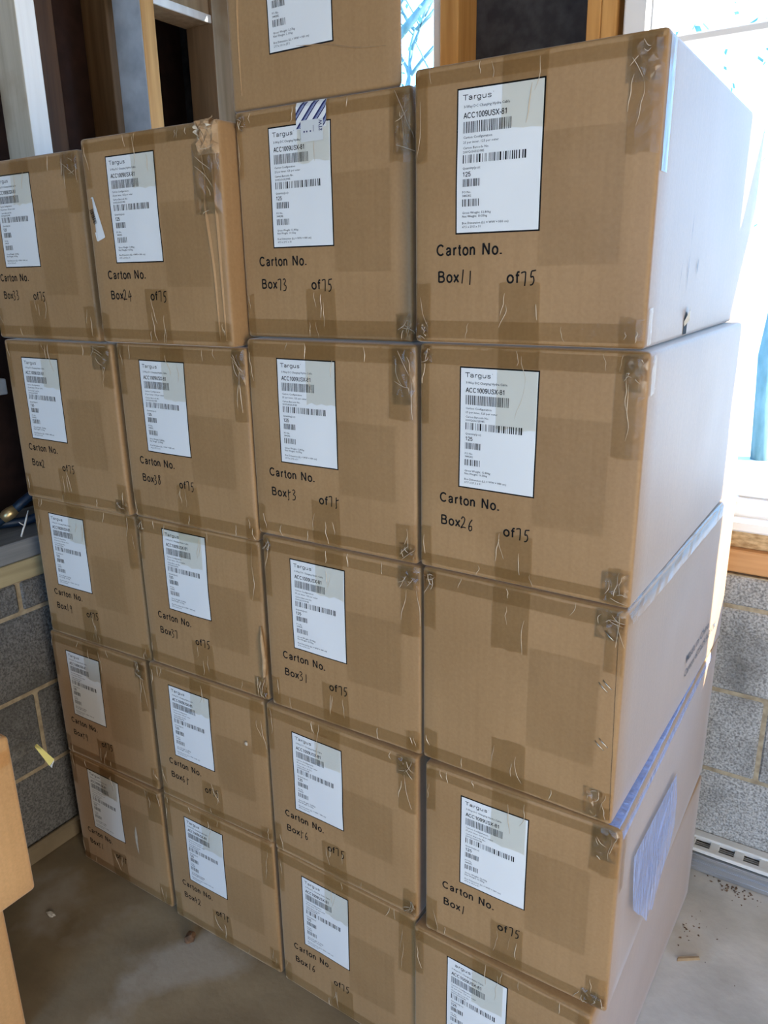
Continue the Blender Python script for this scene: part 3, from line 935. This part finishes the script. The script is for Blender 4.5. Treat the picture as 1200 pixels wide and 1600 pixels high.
def make_carton(key, base, yaw, wd, h, depth, label, group, info, skew_to=None, bulge=0.0025, small=False, mid=True, seed=None, edges=True, dent=None):
    c, r = key
    seed = seed if seed is not None else c * 7.3 + r * 1.9 + 1
    q = random.Random(int(seed * 100))
    root = empty('shipping_carton', base, yaw)
    tag(root, label, 'carton', group)
    sk = math.tan(yaw) if skew_to is None else skew_to
    face = Face(wd, h, seed, bulge)
    carton_body(face, depth, sk, dent).build('carton_body', M_CARD, root, True)
    if info:
        lu, lv, num, hook = info
        m = MB(); rect2(m, -.0018, LBL_W + .0018, -.0018, LBL_H + .0018, 0, 9, 13)
        m.v = [(a + lu, b + lv, z) for a, b, z in m.v]
        lab = face.conform(m, 0.0003, 'shipping_label', M_INK, root)
        m = MB(); rect2(m, 0, LBL_W, 0, LBL_H, 0, 9, 13)
        m.v = [(a + lu, b + lv, z) for a, b, z in m.v]
        lab2 = face.conform(m, 0.0005, 'label_paper', M_PAPER, lab)
        src = LABEL_PRINT_SMALL if small else LABEL_PRINT
        m = MB(); m.v = [(a + lu, b + lv, z) for a, b, z in src.v]; m.f, m.m = src.f, src.m
        if key == (3, 4):     # the first letter of this label is scratched away
            keep = [i for i, f in enumerate(m.f) if not all(m.v[k][0] < lu + .0128 and m.v[k][1] > lv + LBL_H - .0125 for k in f)]
            m.f = [m.f[i] for i in keep]; m.m = [m.m[i] for i in keep]
        face.conform(m, 0.0007, 'label_print', M_INK, lab)
        if num is not None:
            for nm, tx, u, v, wt in (('carton_lettering', 'Carton No.', .0325, lv - .0258, .0905), ('box_lettering', 'Box', .0342, lv - .0575, .0305),
                                     ('of_lettering', 'of', .1280, lv - .0588, .0165)):
                m = MB()
                stroke_text(m, tx, u, v, wt, .0130, .0023, .09)
                face.conform(m, 0.0003, nm, M_INK, root)
            m = MB()
            digits(m, num, 0.0650, lv - .0600, 0.0165, 0.0102, q, hook)
            face.conform(m, 0.00035, 'handwritten_number', M_PEN, root)
            m = MB()
            digits(m, '75', 0.1465, lv - .0610, 0.0165, 0.0098, q, hook and q.random() < .6)
            face.conform(m, 0.00035, 'handwritten_total', M_PEN, root)
    if edges:
        # faint darker block where the inner flap is glued
        m = MB(); rect2(m, .168 + q.uniform(-.004, .004), .262 + q.uniform(-.006, .004), .085 + q.uniform(-.01, .01), .205 + q.uniform(-.012, .03), 0, 8, 10)
        face.conform(m, .0004, 'glue_stain', M_STAIN, root)
        tw = .054
        ut = .112 + q.uniform(-.003, .004); ub = .117 + q.uniform(-.003, .005)
        top = .092 + q.uniform(-.02, .01); bot = .068 + q.uniform(-.004, .02)
        if mid:
            strip(face, root, ut, ut + tw, h - top, h - .002, q, .0010, 'b', 2, crinkle=.0002)
            strip(face, root, ub, ub + tw - .002, .002, bot, q, .0010, 't', 3, crinkle=.0002)
        et = .026 + q.uniform(-.004, .003); eb = .023 + q.uniform(-.004, .005)
        strip(face, root, .003, wd - .003, h - et, h - .0015, q, .0008, None, 3, crinkle=.00015)
        strip(face, root, .003, wd - .003, .0015, eb, q, .0008, None, 2, crinkle=.00015)
        l1 = .018 + q.uniform(-.004, .006); r1 = .024 + q.uniform(-.005, .02)
        strip(face, root, .0015, l1, h - .068 - q.uniform(0, .04), h - .002, q, .0012, 'b', 1, crinkle=.0002)
        strip(face, root, wd - r1, wd - .0015, h - .075 - q.uniform(0, .05), h - .002, q, .0012, 'b', 2, crinkle=.0003)
        strip(face, root, .0015, l1 + .004, .002, .06 + q.uniform(-.015, .015), q, .0012, 't', 1, crinkle=.0002)
        strip(face, root, wd - r1 * .8, wd - .0015, .002, .042 + q.uniform(-.01, .02), q, .0012, 't', 2, crinkle=.0003)
    return root, face, q, sk

GROUP = 'brown cartons in the stacked block'
CART = {}
for c in range(4):
    z = 0.0
    for r in (4, 3, 2, 1, 0):
        x, y, a, wd, h = BX[(c, r)]
        sk = None
        if c == 3:
            sk = 0.0 if a < 0 else math.tan(a)
        CART[(c, r)] = make_carton((c, r), (x, y, z), a, wd, h + .001, 0.675, LABELS[(c, r)], GROUP, INFO[(c, r)], sk)
        z += h + 0.002
ZTOP = {c: sum(BX[(c, r)][4] + .002 for r in range(5)) for c in range(4)}

# crumpled film at the worst corners
for key, spots in {
    (3, 0): ((.255, .290, .270, .314), (.002, .02, .003, .03)),
    (2, 0): ((.268, .298, .235, .308), (.270, .297, .004, .036), (.002, .022, .285, .308)),
    (3, 1): ((.003, .02, .285, .307), (.262, .295, .004, .045), (.270, .296, .265, .307)),
    (3, 2): ((.255, .292, .270, .310), (.003, .022, .280, .309), (.255, .280, .006, .05)),
    (2, 1): ((.262, .297, .230, .306), (.270, .297, .004, .03)),
    (2, 2): ((.003, .02, .285, .309), (.262, .297, .275, .309)),
    (3, 3): ((.262, .298, .262, .313), (.262, .297, .004, .03)),
    (2, 3): ((.275, .309, .270, .305), (.285, .309, .004, .03)),
    (1, 1): ((.272, .297, .255, .310),),
    (0, 1): ((.255, .300, .270, .312), (.27, .302, .004, .03)),
    (0, 0): ((.255, .296, .270, .311),),
    (1, 2): ((.268, .294, .004, .045), (.003, .02, .27, .297)),
    (0, 3): ((.266, .295, .262, .302),),
}.items():
    root, face, q, sk = CART[key]
    for s in spots:
        crumple(face, root, *s, q)

def side_pt(face, sk, d, v, off):
    return (face.w / 2 + sk * d + off, d, v)

def side_strip(key, quads, name, mats, off=0.0008, nd=10, nv=6, crinkle=0.0, label=None, lean=0.0, bev=0.0):
    """tape on the right side face; quads = list of four (d, v) corners"""
    root, face, q, sk = CART[key]
    m = MB()
    for (p0, p1, p2, p3) in quads:
        vs = []
        for j in range(nv + 1):
            for i in range(nd + 1):
                a, b = i / nd, j / nv
                d = (p0[0] * (1 - a) + p1[0] * a) * (1 - b) + (p3[0] * (1 - a) + p2[0] * a) * b
                v = (p0[1] * (1 - a) + p1[1] * a) * (1 - b) + (p3[1] * (1 - a) + p2[1] * a) * b
                vs.append(side_pt(face, sk, d, v, off + bev * (1 - 2 * b) + lean * max(0.0, .225 - v) + abs(q.gauss(0, crinkle))))
        fs = [(j * (nd + 1) + i, j * (nd + 1) + i + 1, (j + 1) * (nd + 1) + i + 1, (j + 1) * (nd + 1) + i) for j in range(nv) for i in range(nd)]
        m.add(vs, fs)
    o = m.build(name, mats, root)
    if label:
        o['label'] = label
    return o

H = {k: v[4] for k, v in BX.items()}
# tape folded round onto the visible side of the rightmost stack
side_strip((3, 0), [((.006, .185), (.030, .185), (.030, .312), (.006, .312))], 'packing_tape', M_FILM, .0010, 4, 10, .0002)
side_strip((3, 0), [((.006, .004), (.022, .004), (.022, .045), (.006, .045))], 'packing_tape', M_TAPE, .0010, 3, 5, .0003)
side_strip((3, 1), [((.006, .260), (.024, .262), (.022, .305), (.006, .305))], 'packing_tape', M_TAPE, .0010, 3, 6, .0005)
side_strip((3, 2), [((.006, H[(3, 2)] - .016), (.66, H[(3, 2)] - .014), (.66, H[(3, 2)] + .002), (.006, H[(3, 2)] + .002))], 'packing_tape', M_FILM, .0010, 30, 3, .0003, None, 0.0, .0045)
side_strip((3, 3), [((.006, .21), (.022, .21), (.022, .30), (.006, .30))], 'packing_tape', M_TAPE, .0012, 3, 6, .0004)
root, face, q, sk = CART[(3, 3)]
# torn flap of film hanging on the side: outline in (depth, height), filled with a crinkled fan
fl = [(.066, .228), (.140, .222), (.230, .214), (.330, .204), (.338, .200), (.345, .145), (.353, .085), (.318, .066), (.272, .048), (.232, .030),
      (.206, .020), (.190, .036), (.170, .030), (.140, .062), (.112, .090), (.074, .130), (.070, .180)]
m = MB()
cx_, cy_ = .20, .135
rings = []
for t in (1.0, .72, .42):
    rings.append([side_pt(face, sk, cx_ + (a - cx_) * t + (q.uniform(-.003, .003) if t == 1 else 0), cy_ + (b - cy_) * t, .0022 + q.uniform(0, .0035) + (.228 - b) * .03) for a, b in fl])
n_ = len(fl)
m.add([p for r_ in rings for p in r_] + [side_pt(face, sk, cx_, cy_, .006)],
      [(k * n_ + i, k * n_ + (i + 1) % n_, (k + 1) * n_ + (i + 1) % n_, (k + 1) * n_ + i) for k in range(2) for i in range(n_)]
      + [(2 * n_ + i, 2 * n_ + (i + 1) % n_, 3 * n_) for i in range(n_)])
pf = m.build('peeling_film', M_SKYFILM, root)  # the film colour carries the sky's reflection
pf['label'] = 'torn flap of shiny film coloured with reflected sky blue'
# tape lying on the narrow ledge left by the carton above, reflected sky in its colour
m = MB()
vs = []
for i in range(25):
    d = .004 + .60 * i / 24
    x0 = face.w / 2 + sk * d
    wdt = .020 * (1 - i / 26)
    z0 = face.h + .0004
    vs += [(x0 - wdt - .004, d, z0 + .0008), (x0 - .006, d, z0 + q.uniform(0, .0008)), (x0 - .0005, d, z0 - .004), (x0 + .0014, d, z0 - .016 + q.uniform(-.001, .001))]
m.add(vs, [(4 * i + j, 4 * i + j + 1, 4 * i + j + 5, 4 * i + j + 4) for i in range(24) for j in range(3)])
m.build('packing_tape', M_SKYFILM, root)
root, face, q, sk = CART[(3, 2)]
m = MB()
tm = MB()
put_text(tm, 'Made in China', 0, 0.026, .165, .015, .004, 2)
put_text(tm, 'Carton: 67.5x29.5x31CM', -.004, 0, .235, .014, .004, 2)
m.add([side_pt(face, sk, .372 + a, .037 + b + .012, .0006) for a, b, z in tm.v], tm.f)
m.build('side_lettering', M_GREYINK, root)

# staples and seam of the blank carton
root, face, q, sk = CART[(3, 2)]
m = MB()
for i in range(27):
    rect2(m, .2838 + i * .00026, .2842 + i * .00026, .272 - i * .0101, .282 - i * .0101)
face.conform(m, .0004, 'flap_seam', M_DARK, root)
for (a, b) in ((.2674, .2809), (.2649, .2084), (.2700, .2134), (.2655, .1229), (.2706, .1285)):
    s = MB()
    A = Vector(face.at(a, b, .0009)); B = Vector(face.at(a + .011, b - .0098, .0009))
    k = Vector((0, .0012, 0))
    s.tube([A + k, A, A * .5 + B * .5 + Vector((0, -.0006, 0)), B, B + k], .0008, 6)
    s.build('staple', M_STEEL, root, True)
# torn hole, slits and crease on the side of the top right carton
root, face, q, sk = CART[(3, 0)]
m = MB()
def sp(d, v, o=.0005):
    return side_pt(face, sk, d, v, o)
m.add([sp(.185, .004), sp(.205, .004), sp(.207, .026), sp(.198, .033), sp(.188, .024)], [(0, 1, 2, 3, 4)])
m.build('torn_hole', M_DARK, root)
m = MB()
m.add([sp(.183, .020, .001), sp(.190, .034, .006), sp(.198, .022, .005), sp(.201, .040, .003), sp(.188, .014, .001), sp(.205, .030, .004)],
      [(0, 1, 2), (2, 1, 3), (0, 2, 4), (2, 3, 5)])
m.build('torn_flap', M_TORN, root)
m = MB()
for (d0, v0, d1, v1, k) in ((.186, .110, .181, .052, .0009), (.188, .155, .186, .112, .0007), (.240, .100, .236, .078, .002), (.150, .10, .14, .055, .0005)):
    m.add([sp(d0, v0), sp((d0 + d1) / 2 - k, (v0 + v1) / 2), sp(d1, v1), sp((d0 + d1) / 2 + k, (v0 + v1) / 2)], [(0, 1, 2, 3)])
m.build('slit', M_GREYINK, root)

# striped sealing tape over the top edge of carton 73
root, face, q, sk = CART[(2, 0)]
m = MB(); rect2(m, .1135, .1640, .278, face.h - .001, 0, 6, 6)
st = face.conform(m, .0016, 'striped_tape', M_PAPER, root)
st['label'] = 'white tape with dark blue diagonal stripes'
m = MB()
def diag(u, wd, mi):
    # a slanting stripe clipped to the tape
    u0, u1, v0, v1 = .1135, .1640, .279, face.h - .0015
    pts = []
    n = 10
    L, Rr = [], []
    for i in range(n + 1):
        v = v0 + (v1 - v0) * i / n
        a = u + (v - v0) * 0.95
        L.append((min(max(a, u0), u1), v, 0)); Rr.append((min(max(a + wd, u0), u1), v, 0))
    vs = L + Rr
    fs = [(i, n + 1 + i, n + 2 + i, i + 1) for i in range(n) if not (abs(L[i][0] - Rr[i][0]) < 1e-6 and abs(L[i + 1][0] - Rr[i + 1][0]) < 1e-6)]
    m.add(vs, fs, mi)
for u in (.0945, .1130, .1320, .1500):
    diag(u, .0034, 0); diag(u + .0036, .0026, 1); diag(u + .0068, .0024, 0)
face.conform(m, .0018, 'stripe_print', [M_BLUEINK, M_PALEBLUE], st)
m = MB(); rect2(m, .1215, .1590, .262, .2885, 0, 4, 4)
sc = face.conform(m, .0020, 'tape_scrap', plain('pale_scrap', (.62, .63, .62), .4), root)
m = MB()
tm = MB(); put_text(tm, 'WTS', 0, 0, .0135, .0055, .02, 2)
m.add([(.1520 - b, .2870 - a, 0) for a, b, z in [(q_[0], q_[1] - .0055, 0) for q_ in tm.v]], tm.f)
m.v = [(a, b, z) for a, b, z in m.v]
for a in (.1265, .1310, .1370):
    rect2(m, a, a + .0022, .2735, .2755)
rect2(m, .1425, .1432, .2735, .2815)
face.conform(m, .0022, 'scrap_print', M_BLUEINK, sc)

# barcode sticker, crushed corner of carton 24
root, face, q, sk = CART[(1, 0)]
m = MB()
st_o, st_a, st_b = Vector((.0175, .1611)), Vector((.0211, .0062)), Vector((-.0194, .0626))
def sticker(a, b):
    p = st_o + st_a * a + st_b * b
    return (p.x, p.y, 0)
def rrect(n=5, r=.12):
    pts = []
    for cx, cy, s in ((1 - r, r * .35, -90), (1 - r, 1 - r * .35, 0), (r, 1 - r * .35, 90), (r, r * .35, 180)):
        for i in range(n + 1):
            t = math.radians(s + 90 * i / n)
            pts.append(sticker(cx + r * math.cos(t), cy + r * .35 * math.sin(t)))
    return pts
pp = rrect()
m.add(pp, [tuple(range(len(pp)))])
stk = face.conform(m, .0014, 'barcode_sticker', M_PAPER, root)
m = MB()
b_ = .40
qq = random.Random(4)
while b_ < .74:
    k = qq.choice((.008, .014, .02))
    m.add([sticker(.22, b_), sticker(.62, b_), sticker(.62, b_ + k), sticker(.22, b_ + k)], [(0, 1, 2, 3)])
    b_ += k + qq.choice((.009, .014))
face.conform(m, .0016, 'sticker_print', M_INK, stk)

def shards(face, parent, name, spots, q, mats, n, size, depth):
    m = MB()
    for _ in range(n):
        u0, u1, v0, v1 = spots
        u, v = q.uniform(u0, u1), q.uniform(v0, v1)
        a = q.uniform(0, math.tau)
        L, W = q.uniform(.5, 1) * size, q.uniform(.25, .6) * size
        o = q.uniform(.001, depth)
        pts = []
        for i in range(5):
            t = i / 4
            for s in (-1, 1):
                pts.append((u + math.cos(a) * L * (t - .5) - math.sin(a) * W * s * .5 * (1 - .4 * t), v + math.sin(a) * L * (t - .5) + math.cos(a) * W * s * .5,
                            o + math.sin(t * 3.1 + s) * depth * .45 + q.uniform(0, .002)))
        m.add(pts, [(2 * i, 2 * i + 1, 2 * i + 3, 2 * i + 2) for i in range(4)], 0)
    return face.conform(m, .0, name, mats, parent)
w_ = face.w
cc = crumple(face, root, w_ - .040, w_ - .001, face.h - .045, face.h - .001, q, .008)
cc.data.materials[0] = M_RAW
cc.name = 'torn_corner'
shards(face, cc, 'torn_layer', (w_ - .034, w_ - .008, face.h - .026, face.h - .008), q, M_TORN, 4, .010, .009)
crumple(face, root, w_ - .052, w_ - .002, face.h - .125, face.h - .03, q, .006)
shards(face, cc, 'torn_layer', (w_ - .042, w_ - .004, face.h - .008, face.h + .001), q, M_RAW, 6, .015, .006)
m = MB()
crease(m, catmull([(w_ - .030, face.h - .06), (w_ - .033, face.h - .12), (w_ - .026, face.h - .2), (w_ - .024, .01)], 6), .0026, 0)
crease(m, catmull([(w_ - .016, face.h - .03), (w_ - .013, face.h - .12), (w_ - .012, .01)], 6), .0026, 0)
face.conform(m, .0002, 'corner_fold', M_CARD, root)
strip(face, root, .195, .262, face.h - .022, face.h - .004, q, .0014, None, 2, film=True, crinkle=.0011)

# curled strip on carton 37, nub on 65, sliver on the corner carton
root, face, q, sk = CART[(1, 2)]
m = MB()
m.tube([face.at(face.w - .006, .145, .002), face.at(face.w - .001, .12, .010), face.at(face.w + .001, .085, .013), face.at(face.w - .002, .055, .008), face.at(face.w - .008, .045, .002)],
       [.0012, .0035, .004, .0035, .0015], 8)
m.build('torn_strip', M_RAW, root, True)
root, face, q, sk = CART[(1, 3)]
MB().tube([face.at(.248, .207, .000), face.at(.250, .206, .003), face.at(.253, .204, .0045)], [.003, .0035, .0015], 8).build('nub', M_TORN, root, True)
root, face, q, sk = CART[(0, 4)]
m = MB()
m.add([(.2150, .183, 0), (.2108, .165, .001), (.2105, .140, .0014), (.2140, .105, .0), (.2180, .140, .0016), (.2190, .163, .0012)], [(0, 1, 5), (1, 2, 4, 5), (2, 3, 4)])
face.conform(m, .0006, 'torn_sliver', M_TORN, root)

# small squashed inner carton standing on top of the third stack
zt = ZTOP[2]
root, face, q, sk = make_carton((2, -1), (0.7412, 0.024, zt + .0005), -0.0012, 0.283, 0.285, 0.12,
                                'smaller brown carton on the very top of the stacks, no tape, label cut by frame', None,
                                (.0750, .0640, None, 0), -0.72, 0.003, True, False, 51, False)
root.name = 'inner_carton'
m = MB()
crease(m, catmull([(.12, .066), (.17, .060), (.215, .050), (.26, .046)], 5), .0012, 0)
face.conform(m, .0001, 'cardboard_crease', M_CARD, root)
m = MB()
crease(m, catmull([(.018, .0), (.019, .12), (.028, .2), (.022, .28)], 4), .002, 0)
face.conform(m, .0001, 'cardboard_crease', M_CARD, root)

# two more cartons close to the photographer on the left
def near_carton(label, loc, wd, h, depth, seed, yaw=0.0):
    root = empty('shipping_carton', loc, yaw)
    tag(root, label, 'carton', 'cartons at the left edge of the photo')
    face = Face(wd, h, seed, .0)
    carton_body(face, depth, 0.0, None, .008).build('carton_body', M_CARD_LIT, root, True)
    return root, face
lowc, lf = near_carton('lower plain brown carton at the left photo edge, under another', (0.120, -1.005, 0.0), 0.297, 0.309, 0.665, 61)
upc, uf = near_carton('upper plain brown carton at left photo edge with a dangling tape end', (0.157, -0.972, 0.3095), 0.297, 0.312, 0.675, 62, 0.0)
m = MB()
hw = uf.w / 2
for (d0, d1, v0, v1) in ((.60, .669, .262, .290),):
    n = 8
    vs = [(hw + .0010 + rnd.uniform(0, .0008), d0 + (d1 - d0) * i / n, v0 + (v1 - v0) * j / 3) for j in range(4) for i in range(n + 1)]
    m.add(vs, [(j * (n + 1) + i, j * (n + 1) + i + 1, (j + 1) * (n + 1) + i + 1, (j + 1) * (n + 1) + i) for j in range(3) for i in range(n)])
m.build('packing_tape', M_FILM, upc)
m = MB()
path = [(hw + .001, .669, .277, .014), (hw + .006, .690, .281, .013), (hw + .008, .712, .275, .006), (hw + .006, .722, .262, .004)]
vs = []
for (x, y, z, k) in path:
    vs += [(x + .002, y, z + k), (x - .001, y + .001, z), (x + .003, y, z - k)]
m.add(vs, [(3 * i + j, 3 * i + j + 1, 3 * i + j + 4, 3 * i + j + 3) for i in range(3) for j in range(2)])
lt = m.build('loose_tape', M_FILM, upc)
m = MB()
a_ = Vector((hw + .006, .7145, .272)); b_ = Vector((hw + .004, .739, .2225))
nrm = Vector((0.9, .1, .05)).normalized(); sd_ = (b_ - a_).cross(nrm).normalized()
m.add([a_ - sd_ * .003, a_ + sd_ * .003, b_ + sd_ * .0065, b_ - sd_ * .0065, a_ - sd_ * .002 - nrm * .002, a_ + sd_ * .002 - nrm * .002, b_ + sd_ * .0055 - nrm * .003, b_ - sd_ * .0055 - nrm * .003],
      [(0, 1, 2, 3), (7, 6, 5, 4), (0, 4, 5, 1), (1, 5, 6, 2), (2, 6, 7, 3), (3, 7, 4, 0)])
ys = m.build('yellow_strip', M_YELLOW, lt)
ys['label'] = 'pale yellow strip at the tape end'
m = MB()
for i in range(5):
    p = b_ + sd_ * (-.005 + i * .0025)
    m.tube([p, p + Vector((.001, -.003 + i * .001, -.004)), p + Vector((.002, -.006 + i * .002, -.005))], .0005, 5)
m.build('frayed_end', M_PAPER, lt)
# crumpled rim on the upper carton
m = MB()
qn = random.Random(9)
for i in range(9):
    c0 = Vector((hw - .01 + qn.uniform(-.004, .006), .655 + qn.uniform(-.03, .012), .308 + qn.uniform(-.004, .006)))
    m.tube([c0, c0 + Vector((qn.uniform(-.004, .004), qn.uniform(-.008, .008), qn.uniform(0, .006))), c0 + Vector((qn.uniform(-.004, .004), qn.uniform(.004, .01), qn.uniform(-.006, 0)))], [.003, .004, .002], 6)
m.build('crushed_rim', M_RAW, upc, True)

# ------------------------------------------------------------------ small things
# baseboard heater along the back wall
hx0, hx1 = 1.00, 2.55
hr = tag(empty('baseboard_vent', ((hx0 + hx1) / 2, 0.757, 0.0)), 'low grey metal baseboard vent with slotted white top along the block wall', 'vent')
ox = (hx0 + hx1) / 2
def hb(nm, mb, m):
    mb.v = [(a - ox, b - 0.757, c) for a, b, c in mb.v]
    return mb.build(nm, m, hr)
p = MB()
p.box(hx0, hx1, .727, .735, .002, .046, 0, .001)
for zz in (.012, .026, .030):
    p.box(hx0, hx1, .7255, .728, zz, zz + .0012, 0)
p.box(hx0, hx1, .7235, .736, .040, .0445, 0, .001)
p.box(hx0, hx1, .735, .788, .002, .006, 0)
hb('front_panel', p, M_ALU)
t_ = MB()
t_.box(hx0, hx1, .724, .738, .0545, .064, 0, .0015)
t_.box(hx0, hx1, .765, .788, .0555, .068, 0, .0015)
x = hx0
while x < hx1:
    t_.box(x, x + .020, .737, .766, .0545, .063, 0, .001)
    x += .052
hb('slotted_top', t_, M_ALU_L)
g = MB()
g.box(hx0, hx1, .736, .766, .046, .048, 0)
for i in range(4):
    g.box(hx0, hx1, .739 + i * .0068, .7425 + i * .0068, .048, .055, 0)
hb('grille', g, plain('dull_fins', (.35, .35, .34), .5, .4))

# blue hose lying in the stud bay behind the sill
hs = MB()
hs.tube(
        [(-.17, .175, .900), (-.18, .150, .884), (-.19, .122, .864), (-.20, .097, .848), (-.205, .078, .834)], .011, 10)
hs.tube([(-.215, .060, .821), (-.225, .040, .808), (-.24, .010, .803), (-.25, -.06, .802), (-.25, -.2, .802)], .011, 10)
hs.tube([(-.16, .185, .84), (-.18, .140, .815), (-.20, .105, .803), (-.23, .06, .802), (-.27, .0, .802), (-.28, -.15, .802)], .0105, 10)
hose = hs.build('water_hose', M_HOSE, None, True)
tag(hose, 'dark blue hose in the dark wall opening above the wooden sill', 'hose')
cp = MB()
cp.tube([(-.203, .082, .837), (-.208, .071, .830), (-.212, .064, .825), (-.217, .055, .818)], [.012, .0145, .0145, .012], 12)
tag(cp.build('coupling', M_BRASS, hose, True), 'tan brass coupling')
tw = MB()
tw.tube([(-.14, .047, .790), (-.139, .052, .803), (-.138, .058, .814), (-.140, .066, .828), (-.141, .074, .845)], [.0020, .0022, .0020, .0022, .0008], 6)
tw.tube([(-.138, .058, .814), (-.139, .052, .819), (-.138, .046, .825)], [.0016, .0014, .0007], 6)
tag(tw.build('twig', plain('white_twig', (.75, .74, .70), .6), None, True), 'small white forked twig standing on the wooden sill', 'twig')

# debris on the concrete floor
def pebble(name, loc, size, m, label, cat, seed):
    bm = bmesh.new()
    bmesh.ops.create_icosphere(bm, subdivisions=2, radius=1)
    for v in bm.verts:
        k = 1 + .45 * noise.noise(v.co * 1.7 + Vector((seed, 0, 0)))
        v.co = Vector((v.co.x * size[0] * k, v.co.y * size[1] * k, v.co.z * size[2] * k))
    lo = min(v.co.z for v in bm.verts)
    for v in bm.verts:
        v.co.z -= lo
    bm.verts.index_update()
    mb = MB().add([v.co[:] for v in bm.verts], [[v.index for v in f.verts] for f in bm.faces])
    bm.free()
    o = mb.build(name, m)
    o.location = loc
    return tag(o, label, cat)
pebble('dirt_clump', (.3772, -.0354, 0), (.011, .013, .010), M_LEAFLITTER, 'dark clump of dirt on the floor before the second stack', 'dirt', 3)
pebble('plaster_chip', (.0637, -.1477, 0), (.012, .006, .003), M_WHITE, 'pale chip on the floor beside the left cartons', 'chip', 5)
sl = MB()
sl.add([(-.024, -.003, 0), (.024, -.002, 0), (.025, .004, 0), (-.021, .004, 0), (-.022, -.002, .006), (.022, -.001, .005), (.023, .003, .005), (-.019, .003, .006)],
       [(3, 2, 1, 0), (4, 5, 6, 7), (0, 1, 5, 4), (1, 2, 6, 5), (2, 3, 7, 6), (3, 0, 4, 7)])
so = sl.build('wood_splinter', M_WOOD_TAN)
so.location = (1.278, .464, 0); so.rotation_euler = (0, 0, .60)
tag(so, 'short brown wood splinter on the concrete beside the rightmost stack', 'splinter')
lm = MB()
ql = random.Random(21)
def crumb(x, y, s):
    a = ql.uniform(0, 6.28)
    pts = []
    for k, rr in enumerate((1, .6, .9, .5, .8)):
        t = a + k * math.tau / 5
        pts.append((x + math.cos(t) * s * rr, y + math.sin(t) * s * rr, .0008 + ql.uniform(0, s * .5)))
    ctr = (x, y, s * .6 + .001)
    n0 = len(lm.v)
    lm.add(pts + [ctr], [(k, (k + 1) % 5, 5) for k in range(5)])
for i in range(110):
    u = ql.random()
    if u < .45:
        crumb(ql.gauss(1.318, .03), ql.gauss(.708, .010), ql.uniform(.0012, .0045))
    elif u < .6:
        crumb(ql.gauss(1.262, .012), ql.gauss(.545, .03), ql.uniform(.001, .004))
    else:
        crumb(ql.uniform(1.245, 1.75), ql.uniform(.2, .71), ql.uniform(.0008, .003))
tag(lm.build('leaf_litter', M_LEAFLITTER), 'scattered brown leaf crumbs on the concrete by the baseboard vent', 'debris', None, 'stuff')

# ------------------------------------------------------------------ trees outside
def tree(loc, h, seed, label, lean=0.0):
    q = random.Random(seed)
    root = tag(empty('bare_tree', loc), label, 'tree', 'trees outside the windows')
    t = MB()
    def branch(p, d, L, r, lvl):
        pts, rs = [p], [r]
        for i in range(5):
            d = (d + Vector((q.uniform(-.18, .18), q.uniform(-.18, .18), q.uniform(-.05, .12)))).normalized()
            p = p + d * L / 5
            pts.append(p); rs.append(r * (1 - .12 * (i + 1)))
            if lvl < 3 and i > (1 if lvl == 0 else 0):
                for _ in range(2 if lvl < 2 else 1):
                    a = q.uniform(0, math.tau)
                    nd = (d * .6 + Vector((math.cos(a), math.sin(a), q.uniform(0, .7))) * .7).normalized()
                    branch(p, nd, L * q.uniform(.35, .55), r * .5, lvl + 1)
        t.tube(pts, rs, 7 if lvl < 2 else 5)
    branch(Vector((0, 0, 0)), Vector((lean, 0, 1)).normalized(), h, h * .018, 0)
    t.build('trunk', M_BARK, root, True)
    lv = MB()
    for _ in range(420):
        a, rr = q.uniform(0, math.tau), q.uniform(.1, .34) * h
        p = Vector((math.cos(a) * rr, math.sin(a) * rr, h * q.uniform(.4, 1.0)))
        s = q.uniform(.018, .042)
        d1 = Vector((q.uniform(-1, 1), q.uniform(-1, 1), q.uniform(-1, 1))).normalized() * s
        d2 = Vector((q.uniform(-1, 1), q.uniform(-1, 1), q.uniform(-1, 1))).normalized() * s * .6
        lv.add([p - d1, p - d2, p + d1, p + d2], [(0, 1, 2, 3)])
    lv.build('foliage', M_LEAF, root)
for i, (x, y, h, lb) in enumerate(((-3.0, 6.8, 5.4, 'thin tree outside, seen through the narrow window between the studs'),
                                   (0.62, 6.6, 4.6, 'tree outside the large window, beyond the side of the top right carton'))):
    tree((x, y, -.3), h, 40 + i, lb, .1 * (i - 1))
